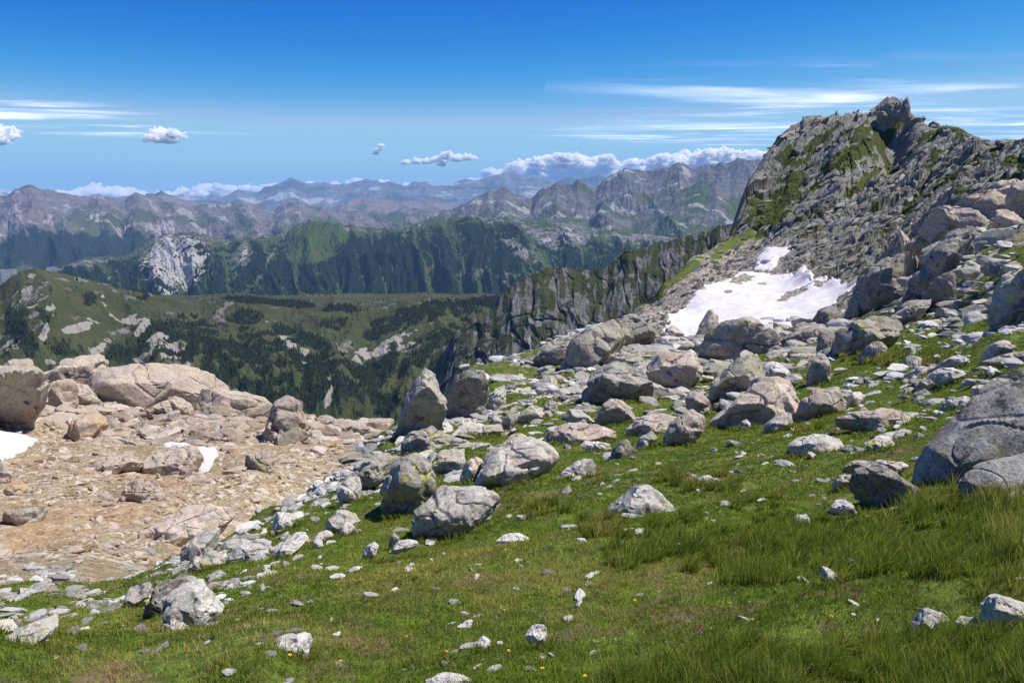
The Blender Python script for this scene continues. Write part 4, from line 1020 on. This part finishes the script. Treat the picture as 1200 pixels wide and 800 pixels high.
B('small round speckled stone in front of the nearest big boulder', 'd', [(455,639),(457,627),(464,623),(470,628),(467,639)])
B('small white stone pair end left of the speckled round one', 'w', [(424,652),(430,639),(440,637),(446,643),(438,651)])
B('upright grey slab at the brow of the meadow', 'g', [(397,596),(396,571),(408,562),(424,560),(427,575),(414,594)])
B('lichen grey slab rising from the brow beside the shaded boulder', 'l', [(412,560),(430,543),(456,533),(472,538),(458,558),(430,574)])
# ------------------------------------------------------------------ loose stones
def stone_shape(seed, level, flat):
    rs = np.random.RandomState(seed)
    dirs, F = ico(level)
    n = 13
    N = rs.normal(size=(n, 3)); N /= np.linalg.norm(N, axis=1)[:, None]
    N = np.concatenate([N, [[.15, .1, 1], [0, 0, -1]]]); N /= np.linalg.norm(N, axis=1)[:, None]
    D = np.concatenate([rs.uniform(.58, 1.0, n), [.7, .8]])
    V = dirs * np.minimum(planes_radius(N, D, dirs, 70), 1.22)[:, None]
    if level >= 3: V = weather(V, dirs, 1.6, seed, .9)
    V = V * np.array([1.0, rs.uniform(.6, .85), flat])
    return V, F
STONES = [stone_shape(500 + k, 4, [.42, .55, .7, .35][k % 4]) for k in range(16)]
STONE_ME = {}
def stone_mesh(k, mat):
    if (k, mat) not in STONE_ME:
        V, F = STONES[k]
        me = mesh_np('stone', V, F, True, {'fresh': np.full(len(V), .5)}); me.set_sharp_from_angle(angle=radians(24)); me.materials.append(ROCK[mat]); STONE_ME[(k, mat)] = me
    return STONE_ME[(k, mat)]
def inpoly(u, v, P):
    ins = False; j = len(P) - 1
    for i in range(len(P)):
        if (P[i][1] > v) != (P[j][1] > v) and u < (P[j][0] - P[i][0]) * (v - P[i][1]) / (P[j][1] - P[i][1]) + P[i][0]: ins = not ins
        j = i
    return ins
def rand_in(rs, P):
    us, vs = [q[0] for q in P], [q[1] for q in P]
    while True:
        u, v = rs.uniform(min(us), max(us)), rs.uniform(min(vs), max(vs))
        if inpoly(u, v, P): return u, v
def stones(n, poly, size, mats, label, group, seed, power=2.):
    rs = np.random.RandomState(seed)
    for _ in range(n):
        u, v = rand_in(rs, poly)
        r = hit(u, v)
        if r is None: continue
        th, _s = ray(u, v)
        x, y = r * sin(th), r * cos(th)
        s = (size[0] + (size[1] - size[0]) * rs.rand() ** power) * .5 * r / FPX
        o = link('stone', stone_mesh(rs.randint(16), mats[rs.randint(len(mats))]), None, label, 'stone', group)
        o.location = (x, y, float(ground_z(x, y)) - .12 * s)
        o.rotation_euler = (rs.normal(0, .22), rs.normal(0, .22), rs.uniform(0, 6.28))
        o.scale = (s * rs.uniform(.85, 1.25), s * rs.uniform(.8, 1.1), s * rs.uniform(.75, 1.3))
stones(80, [(0,760),(180,735),(330,660),(560,640),(760,640),(760,740),(640,800),(0,800)], (4, 24), 'wwgp', 'small pale stone lying alone in the short foreground turf', 'small stones in the foreground turf', 601, 2.4)
stones(72, [(0,640),(120,690),(230,640),(330,620),(360,650),(270,720),(150,735),(60,760),(0,735)], (9, 40), 'wwgwl', 'flat whitish stone in the crowded stone field at lower left', 'stone field at the lower left of the meadow', 602, 1.8)
stones(50, [(220,660),(290,605),(350,570),(420,545),(470,560),(450,600),(380,620),(330,640)], (8, 30), 'wggw', 'pale block lying along the left brow of the meadow', 'blocks along the left brow', 603)
stones(30, [(600,560),(700,545),(820,530),(1000,530),(1080,590),(800,590),(660,600)], (5, 20), 'wwg', 'small white stone in the bright turf below the rock pile', 'white stones in the middle turf', 604)
stones(58, [(930,500),(1000,450),(1100,420),(1160,440),(1130,500),(1090,550),(960,540)], (8, 30), 'wwgwd', 'flat pale stone strewn over the right turf slope', 'stones on the right turf slope', 605)
stones(40, [(580,480),(620,440),(700,415),(690,470),(640,500)], (7, 22), 'wgwl', 'pale stone in the stony turf left of the dark faced boulder', 'stones on the far turf slope', 606)

# ------------------------------------------------------------------ scree: far too many to count
TEMPL = [[stone_shape(700 + k, lv, [.5, .65, .8, .4][k % 4]) for k in range(10)] for lv in (1, 2, 3)]
def scree(name, label, w, n, size, mat, seed, power=2.5, flat=1.0, tall=0., strata=False):
    """w: chance of a stone at every vertex of the ground sheet; size in photograph pixels"""
    rs = np.random.RandomState(seed)
    idx = rs.choice(len(w), n, p=w / w.sum())
    px = size[0] + (size[1] - size[0]) * rs.rand(n) ** power
    s = px * .5 * gr_[idx] / FPX
    c = np.stack([gx[idx], gy[idx], gz[idx] - .02 * s], 1)
    c[:, :2] += rs.normal(size=(n, 2)) * s[:, None] * .6
    VV, FF, TT, off = [], [], [], 0
    for lv in range(3):
        for k in range(10):
            sel = np.where((rs.randint(10, size=n) == k) if False else (np.arange(n) % 10 == k) & ((px < 4.5) if lv == 0 else (px >= 4.5) & (px < 11) if lv == 1 else px >= 11))[0]
            if not len(sel): continue
            V, F = TEMPL[lv][k]
            m_ = len(sel)
            az = rs.uniform(0, 2 * pi, m_); ti = rs.normal(0, .35 + tall, m_); ro = rs.uniform(0, 2 * pi, m_)
            S3 = s[sel][:, None] * np.stack([rs.uniform(.8, 1.5, m_), rs.uniform(.7, 1.1, m_), rs.uniform(.6, 1.25, m_) * flat], 1)
            P = V[None] * S3[:, None, :]
            x, y, z = P[..., 0], P[..., 1], P[..., 2]
            y, z = y * np.cos(ti)[:, None] - z * np.sin(ti)[:, None], y * np.sin(ti)[:, None] + z * np.cos(ti)[:, None]
            x, y = x * np.cos(az)[:, None] - y * np.sin(az)[:, None], x * np.sin(az)[:, None] + y * np.cos(az)[:, None]
            P = np.stack([x, y, z], -1)
            if strata:                                    # beds of the peak: long axis up to the right, faces tipped to the left
                S3 = s[sel][:, None] * np.stack([rs.uniform(1.0, 1.9, m_), rs.uniform(.6, 1.0, m_), rs.uniform(.55, .95, m_)], 1)
                d_ = np.array([.72, .30, .62]) + rs.normal(0, .24, (m_, 3)); d_ /= np.linalg.norm(d_, axis=1)[:, None]
                n_ = np.array([-.55, -.45, .62]) + rs.normal(0, .5, (m_, 3)); n_ -= d_ * (n_ * d_).sum(1)[:, None]; n_ /= np.linalg.norm(n_, axis=1)[:, None]
                t_ = np.cross(n_, d_)
                Q = V[None] * S3[:, None, :]
                P = Q[..., :1] * d_[:, None] + Q[..., 1:2] * t_[:, None] + Q[..., 2:] * n_[:, None]
            P = P + c[sel][:, None]
            VV.append(P.reshape(-1, 3)); TT.append(np.repeat(rs.rand(m_), len(V)))
            FF.append((F[None] + (np.arange(m_) * len(V))[:, None, None]).reshape(-1, 3) + off); off += m_ * len(V)
    me = mesh_np(name, np.concatenate(VV), np.concatenate(FF), False, {'tint': np.concatenate(TT)})
    return link(name, me, mat, label, 'stones', kind='stuff')
def scree_mat(name, cols, lich):
    m = NT(name); p = m.pos(); t = m.attr('tint')
    n = m.noise(p, 3., 6, .7)
    c = m.mix(m.ramp(t, 0., .5), cols[0], cols[1])
    c = m.mix(m.ramp(t, .5, 1.), c, cols[2])
    c = m.mix(m.math('MULTIPLY', m.ramp(n, .5, .7), .6), c, tuple(q * .5 for q in cols[0]))
    c = m.mix(m.math('MULTIPLY', m.ramp(m.noise(p, 1.3, 8, .75), .55, .62), lich), c, (.30, .32, .14))
    return m.bsdf(c, .92, m.noise(p, 8., 5, .7), .05, .7, .12)
vis = (gu > -60) & (gu < 1260) & (gv < 830)
def in_snow(pad):
    o = np.zeros(gx.size, bool)
    bu, bv = pix(gx, gy, gz_base)
    for _n, P2 in SNOWS:
        c_ = P2.mean(0); Q = c_ + (P2 - c_) * pad
        ins = np.zeros(gx.size, bool); j = len(Q) - 1
        for i in range(len(Q)):
            (ax, ay), (bx, by) = Q[i], Q[j]
            ins ^= ((ay > bv) != (by > bv)) & (bu < (bx - ax) * (bv - ay) / (by - ay + 1e-9) + ax); j = i
        o |= ins
    return o & (gr_ > 30) & (gr_ < 170)
SNOWY = in_snow(1.0)
bowl_w = a_b * vis * (gr_ > 18) * (gr_ < 95) * (.25 + sstep(-.3, .5, nz2)) * (1 - .7 * green)
scree('scree', 'brown and pink gravel stones covering the bowl at the left', bowl_w * (~SNOWY), 19000, (1.3, 12), scree_mat('bowl_stones', [(.21, .14, .08), (.33, .245, .165), (.46, .39, .315)], .25), 801, 4.0, 1.0)
field_w = np.minimum.reduce([ellipse(gu, gv, *e) for e in [(150,690,210,55,-8),(370,590,150,46,-36),(1040,470,160,55,-10),(620,455,100,70,-20),(1130,400,100,60,-20),(560,520,90,50,-10)]])
mead_w = ((.6 * sstep(1.15, .6, field_w) * (gr_ < 60) * (gr_ > 5) * sstep(-.3, .5, nz) + a_m + .35 * sstep(900, 640, gu) * sstep(560, 480, gv) * (a_g + a_m)) * (gr_ < 90) * (gr_ > 5) * vis * sstep(-.2, .5, nz) + .035 * a_g * (gr_ > 3) * (gr_ < 25) * vis)
scree('scree', 'pale rubble between the boulders and in the stony turf', mead_w, 10500, (1.6, 24), scree_mat('meadow_rubble', [(.24, .23, .21), (.38, .37, .34), (.54, .53, .50)], .7), 802, 3.4, .75)
skyl = gv - np.interp(gu, [q[0] for q in SIL if q[0] > 690], [q[1] for q in SIL if q[0] > 690])
peak_w = (~SNOWY) * (a_p + a_d * .9) * vis * (gr_ > 38) * (gr_ < 232) * (.2 + sstep(-.25, .4, nz2)) * (1 - .85 * green)
scree('scree', 'broken grey blocks strewn over the rocky peak', peak_w * (skyl > 5), 8000, (1.4, 11), scree_mat('peak_blocks', [(.105, .10, .09), (.20, .19, .17), (.36, .34, .305)], .6), 803, 3.2, 1.0, .4, True)
crag_w = a_p * (gr_ > 90) * (gr_ < 232) * (skyl > 14) * vis * sstep(-.1, .3, fbm2(gx / 22, gy / 22, 3, 90)) * (1 - .98 * sstep(.1, .5, green)) * (~SNOWY)
scree('crags', 'large jointed blocks jutting from the face of the peak', crag_w * (1 + 2 * (gv < 215)), 240, (5, 15), scree_mat('crag_rock', [(.085, .082, .074), (.15, .145, .13), (.25, .24, .215)], .7), 804, 2.4, 1.1, .5, True)
crest_w = a_p * vis * (np.abs(gv - np.interp(gu, [q[0] for q in SIL if q[0] > 850], [q[1] for q in SIL if q[0] > 850])) < 5) * (gu > 880) * (gr_ > 180) * (gr_ < 235)
scree('crags', 'jagged small blocks along the skyline of the peak', crest_w, 90, (3, 7), scree_mat('crest_rock', [(.10, .10, .092), (.17, .165, .155), (.25, .24, .225)], .3), 805, 2.0, 1.3, .6, True)
pile_w = (~SNOWY) * (a_m + a_g) * vis * (gr_ > 14) * (gr_ < 85) * sstep(1.1, .8, np.minimum(np.minimum(ellipse(gu, gv, 800, 445, 175, 48, -4), ellipse(gu, gv, 470, 545, 120, 40, -38)), np.minimum(ellipse(gu, gv, 1130, 330, 80, 60, -30), ellipse(gu, gv, 930, 410, 80, 25, -10))))
scree('boulder_pile', 'jumbled angular boulders filling the gaps of the rock pile', pile_w, 1500, (5, 38), scree_mat('pile_rock', [(.20, .19, .165), (.35, .325, .28), (.48, .45, .40)], .85), 806, 2.2, .9, .3)
bowl2_w = (~SNOWY) * (a_b * vis * (gr_ > 24) * (gr_ < 85) * (.15 + sstep(.1, .5, nz2) + 2.5 * sstep(1.2, .6, np.minimum(ellipse(gu, gv, 150, 490, 150, 28, 6), ellipse(gu, gv, 400, 520, 70, 26, -10)))) * (1 - .8 * green))
scree('boulder_pile', 'pinkish boulders and rubble below the far outcrop of the bowl', bowl2_w, 1500, (6, 30), scree_mat('bowl_rock', [(.24, .195, .15), (.36, .30, .24), (.48, .42, .36)], .35), 807, 2.2, .95, .3)
# summit pinnacles
for lab, ol in [('tallest jagged pinnacle on the summit of the peak', [(1045,136),(1046,126),(1050,120),(1054,118),(1058,123),(1060,136)]),
                ('leaning jagged pinnacle left of the summit', [(1030,142),(1034,128),(1040,120),(1045,118),(1048,130),(1048,142)]),
                ('small upright horn of rock on the summit right side', [(1057,136),(1058,120),(1062,116),(1064,122),(1067,136)]),
                ('flat tongue of rock jutting from the right summit ridge', [(1064,144),(1068,140),(1080,138),(1082,141),(1074,147)]),
                ('dark square block on the right summit ridge', [(1086,158),(1087,148),(1093,146),(1100,152),(1104,162)])]:
    B(lab, 'd', ol, None, 215, .6, 'rock_pinnacle', amt=1.6)

# ------------------------------------------------------------------ turf
GREEN_T = green.reshape(MR.shape)
def table(T, x, y):
    r = np.hypot(x, y); th = np.arctan2(x, y); lr = np.log(np.maximum(r, .91))
    i = np.clip(np.interp(th, mth, np.arange(NTHM)), 0, NTHM - 1).astype(int)
    j = np.clip(np.interp(lr, mlr, np.arange(len(mlr))), 0, len(mlr) - 1).astype(int)
    return T[j, i]
def blades(name, x, y, h, width, lean_x, lean_y, tint, tone, mat, label, category):
    n = len(x)
    z = ground_z(x, y) - .01
    fa = np.random.RandomState(n).uniform(0, pi, n)
    wx, wy = np.cos(fa) * width * .5, np.sin(fa) * width * .5
    V = np.zeros((n, 5, 3))
    bx, by, bz = x + lean_x * .35, y + lean_y * .35, z + h * .58
    V[:, 0] = np.stack([x - wx, y - wy, z], 1); V[:, 1] = np.stack([x + wx, y + wy, z], 1)
    V[:, 2] = np.stack([bx + wx * .8, by + wy * .8, bz], 1); V[:, 3] = np.stack([bx - wx * .8, by - wy * .8, bz], 1)
    V[:, 4] = np.stack([x + lean_x, y + lean_y, z + np.sqrt(np.maximum(h ** 2 - .5 * (lean_x ** 2 + lean_y ** 2), .1 * h * h))], 1)
    F = (np.array([[0, 1, 2], [0, 2, 3], [3, 2, 4]])[None] + (np.arange(n) * 5)[:, None, None]).reshape(-1, 3)
    me = mesh_np(name, V.reshape(-1, 3), F, True, {'tint': np.repeat(tint, 5), 'tone': np.repeat(tone, 5)})
    return link(name, me, mat, label, category, kind='stuff')
m = NT('grass_blades')
c = m.mix(m.attr('tone'), (.080, .140, .012), (.235, .320, .030))
c = m.mix(m.attr('tint'), c, (.50, .40, .12))
gd = m.new('BsdfDiffuse', Color=c); gt_ = m.new('BsdfTranslucent', Color=c); gm_ = m.t.nodes.new('ShaderNodeMixShader'); gm_.inputs[0].default_value = .38
m.t.links.new(gd.outputs[0], gm_.inputs[1]); m.t.links.new(gt_.outputs[0], gm_.inputs[2]); m.t.links.new(gm_.outputs[0], m.out.inputs[0])
GRASS_MAT = m.mat
rs = np.random.RandomState(900)
# sampled evenly in azimuth and so that nearer ground gets denser blades
def turf(n, r0, r1, expo, hmul):
    q = rs.rand(n); e = 2 - expo
    r = (r0 ** e + q * (r1 ** e - r0 ** e)) ** (1 / e)
    th = np.where(rs.rand(n) < .74, rs.uniform(radians(-37), radians(37), n), np.where(rs.rand(n) < .5, 1, -1) * rs.uniform(radians(37), radians(60), n))
    return r * np.sin(th), r * np.cos(th), r
x, y, r = turf(1200000, 1.7, 48, 1.75, 1)
gm0 = table(GREEN_T, x, y)
patch = fbm2(x / 1.1, y / 1.1, 4, 911); patch2 = fbm2(x / .35, y / .35, 3, 915); big = fbm2(x / 4.5, y / 4.5, 3, 917)
uu, vv = pix(x, y, ground_z(x, y))
straw_zone = sstep(1.2, .4, ellipse(uu, vv, 400, 735, 560, 85, -7)) 
keep = (rs.rand(len(x)) < sstep(.25, .6, gm0 + .25 * patch)) & (rs.rand(len(x)) < .12 + sstep(.80, .35, patch - .4 * big)) & (rs.rand(len(x)) < .15 + sstep(.7, .3, patch2))
x, y, r, patch, patch2, big, sz = (q[keep] for q in (x, y, r, patch, patch2, big, straw_zone))
n = len(x)
h = (.020 + .026 * rs.rand(n) ** 3 + .022 * np.maximum(patch, 0) + .02 * np.maximum(patch2, 0)) * (1 + .25 * sstep(10, 30, r))
le = h * rs.uniform(.1, .75, n); la = rs.uniform(0, 2 * pi, n)
bare = sstep(.25, .7, patch - .4 * big)
tint = np.clip(bare * (.2 + .5 * sz) + .02 + .12 * sz + .12 * (rs.rand(n) < .12) * rs.rand(n) * 6 + (.62 * sz + .02) * sstep(-.15, .45, big + .6 * patch2) + .08 * rs.randn(n) * .5, 0, 1)
tone = np.clip(.56 + .55 * big + .25 * patch + .22 * rs.randn(n), 0, 1)
blades('turf', x, y, h, np.maximum(.0035, r * .0010) * rs.uniform(.7, 1.3, n), le * np.cos(la), le * np.sin(la), tint, tone, GRASS_MAT, 'short green turf of the alpine meadow', 'grass')

# long tussock grass
def tussocks(spec, seed):
    rs = np.random.RandomState(seed); out = [[] for _ in range(8)]
    for P, n, nb, hgt, straw in spec:
        for _ in range(n):
            u, v = rand_in(rs, P); rr = hit(u, v)
            if rr is None: continue
            th, _s = ray(u, v); cx, cy = rr * sin(th), rr * cos(th)
            if fbm2(np.array([cx / .7]), np.array([cy / .7]), 3, 931)[0] < rs.uniform(-.55, -.05): continue
            k = max(int(nb * rs.uniform(.6, 1.3)), 8)
            H = hgt * rs.uniform(.5, 1.3)
            a = rs.uniform(0, 2 * pi, k); d = np.abs(rs.normal(0, .055, k)) * (H / .25)
            h_ = H * rs.uniform(.45, 1.05, k)
            ln = h_ * rs.uniform(.15, .75, k)
            wob = a + rs.normal(0, .5, k)
            tone_c, st_c = rs.uniform(.05, .85), straw * (rs.rand() ** 1.3)
            for o_, q in zip(out, (cx + d * np.cos(a), cy + d * np.sin(a), h_, np.full(k, max(.0032, rr * .00105)) * rs.uniform(.6, 1.1, k), ln * np.cos(wob) + .25 * h_, ln * np.sin(wob) - .05 * h_, np.clip(st_c + (rs.rand(k) < .16) * rs.uniform(.3, 1., k), 0, 1), np.clip(tone_c + .18 * rs.randn(k), 0, 1))): o_.append(q)
    return [np.concatenate(q) for q in out]
T1 = [(690,660),(730,630),(800,606),(900,598),(1000,604),(1080,582),(1140,588),(1225,596),(1225,690),(1100,690),(1000,690),(900,692),(800,680),(720,684)]
T2 = [(640,815),(720,790),(800,760),(870,752),(950,765),(1040,752),(1225,752),(1225,830),(640,830)]
E = lambda cu, cv, a, b: [(cu + a * cos(t * pi / 6), cv + b * sin(t * pi / 6)) for t in range(12)]
g = tussocks([(T1, 520, 130, .135, .16), (T2, 330, 140, .105, .2), (E(700,625,26,12), 30, 110, .17, .6), (E(640,600,34,12), 28, 90, .15, .5), (E(820,566,60,11), 40, 80, .17, .6), (E(1130,585,70,12), 60, 100, .2, .45), (E(1050,422,70,10), 60, 60, .32, .5), (E(960,506,40,8), 20, 60, .22, .6), (E(880,585,50,8), 20, 60, .14, .4), (E(590,590,20,8), 14, 70, .14, .4), (E(1195,640,30,40), 40, 120, .22, .5), (E(1000,400,30,14), 24, 50, .3, .5), (E(330,690,200,30), 70, 26, .06, .6), (E(560,700,260,50), 120, 26, .05, .7), (E(1180,700,40,20), 24, 70, .1, .7)], 921)
# grass grown up against the boulders
extra = [[] for _ in range(8)]
for O, X, Y, wd, r_ in BASES:
    if r_ > 30: continue
    for _ in range(int(14 + 10 * wd)):
        t = rs.uniform(-1.15, 1.15); q = O + X * t * wd * .5 - Y * wd * (.30 * math.sqrt(max(0, 1 - min(1, t * t))) + rs.uniform(-.02, .12))
        if table(GREEN_T, q[:1], q[1:2])[0] < .35: continue
        k = rs.randint(10, 26); a = rs.uniform(0, 2 * pi, k); d = np.abs(rs.normal(0, .03, k)) * (1 + r_ / 15)
        h_ = rs.uniform(.03, .10) * (1 + r_ / 40) * rs.uniform(.5, 1.1, k); ln = h_ * rs.uniform(.2, .8, k)
        for o_, w_ in zip(extra, (q[0] + d * np.cos(a), q[1] + d * np.sin(a), h_, np.full(k, max(.0032, r_ * .00105)) * rs.uniform(.6, 1.1, k), ln * np.cos(a), ln * np.sin(a), np.clip(rs.uniform(0, .35) + .25 * rs.randn(k), 0, 1), np.clip(rs.uniform(.1, .7) + .2 * rs.randn(k), 0, 1))): o_.append(w_)
g = [np.concatenate([q] + e_) for q, e_ in zip(g, extra)]
blades('long_grass', *g, GRASS_MAT, 'long wispy tussock grass bending over the turf', 'grass')

# ------------------------------------------------------------------ small flowers
def flat_mat(name, col, transl=.3):
    m = NT(name)
    c = m.mix(m.ramp(m.noise(m.obj(), 300., 2), .3, .7), tuple(q * .75 for q in col), col)
    return m.bsdf(c, .6)
PETAL = {'magenta': flat_mat('magenta_petal', (.42, .05, .22)), 'yellow': flat_mat('yellow_petal', (.80, .48, .02)), 'blue': flat_mat('blue_petal', (.06, .06, .45)), 'white': flat_mat('white_petal', (.75, .72, .74))}
STEM = flat_mat('flower_stem', (.05, .10, .02))
def flower_meshes(col):
    bm = bmesh.new(); bmesh.ops.create_cone(bm, segments=5, radius1=.0012, radius2=.0008, depth=.06, cap_ends=True)
    for q in bm.verts: q.co.z += .03; q.co.x += .006 * (q.co.z / .06) ** 2
    s = bpy.data.meshes.new('stem'); bm.to_mesh(s); bm.free(); s.materials.append(STEM)
    bm = bmesh.new()
    layers = ((8, .013, .004, .0), (7, .010, .012, .5), (5, .006, .016, .2)) if col in ('magenta', 'blue') else ((9, .014, .003, 0.), (8, .010, .006, .3))
    for k, rad, up, ph in layers:
        for j in range(k):
            a = 2 * pi * j / k + ph
            c_, s_ = cos(a), sin(a)
            q = [bm.verts.new((.006 + c_ * d * rad - s_ * w * rad, s_ * d * rad + c_ * w * rad, .058 + z_ * up)) for d, w, z_ in ((.1, 0, 0), (.6, .28, .8), (1.1, 0, 1.), (.6, -.28, .8))]
            bm.faces.new(q)
    b = bpy.data.meshes.new('blossom'); bm.to_mesh(b); bm.free(); b.materials.append(PETAL[col])
    return s, b
def flowers(col, spots, label, group, scale=.62):
    s, b = flower_meshes(col); rs = np.random.RandomState(len(spots))
    for u, v in spots:
        r_ = hit(u, v + 4)
        if r_ is None: continue
        th, _s = ray(u, v); x, y = r_ * sin(th), r_ * cos(th)
        e = link('flower', None, None, label, 'flower', group)
        e.location = (x, y, float(ground_z(x, y))); e.rotation_euler = (rs.normal(0, .15), rs.normal(0, .15), rs.uniform(0, 6))
        e.scale = (scale * rs.uniform(.85, 1.2),) * 3
        link('stem', s, None, parent=e); link('blossom', b, None, parent=e)
flowers('magenta', [(618,646),(652,649),(655,647),(492,650),(452,650),(387,743),(312,745),(405,727),(417,733),(388,660),(753,673),(750,711),(768,708),(717,725),(820,738),(818,735),(819,742),(879,728),(985,692),(990,697),(1166,577),(640,655),(360,655),(700,672),(470,720),(536,660),(1000,712),(860,700),(940,706),(330,742),(296,720)], 'small magenta flower in the turf', 'magenta flowers scattered in the turf')
flowers('yellow', [(478,741),(400,775),(594,759),(636,771),(593,655),(854,705),(972,729),(637,790),(688,798),(745,700),(1133,735),(66,778),(340,778),(520,766)], 'small yellow flower in the turf', 'yellow flowers scattered in the turf')
flowers('blue', [(541,727),(549,726),(525,733),(588,625),(338,712),(480,681),(512,690),(167,722),(80,732),(281,686),(611,620),(610,660)], 'small blue flower in the turf', 'blue flowers scattered in the turf', .55)
flowers('white', [(1000,728),(1058,590)], 'small white flower in the turf', 'white flowers in the turf')
# withered plant
rs = np.random.RandomState(77)
r_ = hit(1030, 672); th, _s = ray(1030, 672); cx, cy = r_ * sin(th), r_ * cos(th)
k = 260; a = rs.uniform(0, 2 * pi, k); d = np.abs(rs.normal(0, .10, k))
m = NT('withered_stalks'); DRY = m.bsdf(m.mix(m.attr('tint'), (.10, .055, .03), (.27, .19, .11)), .9)
hh = rs.uniform(.02, .07, k)
o = blades('withered_plant', cx + d * np.cos(a), cy + d * np.sin(a), hh, np.full(k, .006), hh * rs.normal(0, 1.2, k), hh * rs.normal(0, 1.2, k), rs.rand(k), rs.rand(k), DRY, 'brown withered plant lying in front of the long tussocks', 'plant')
del o['kind']
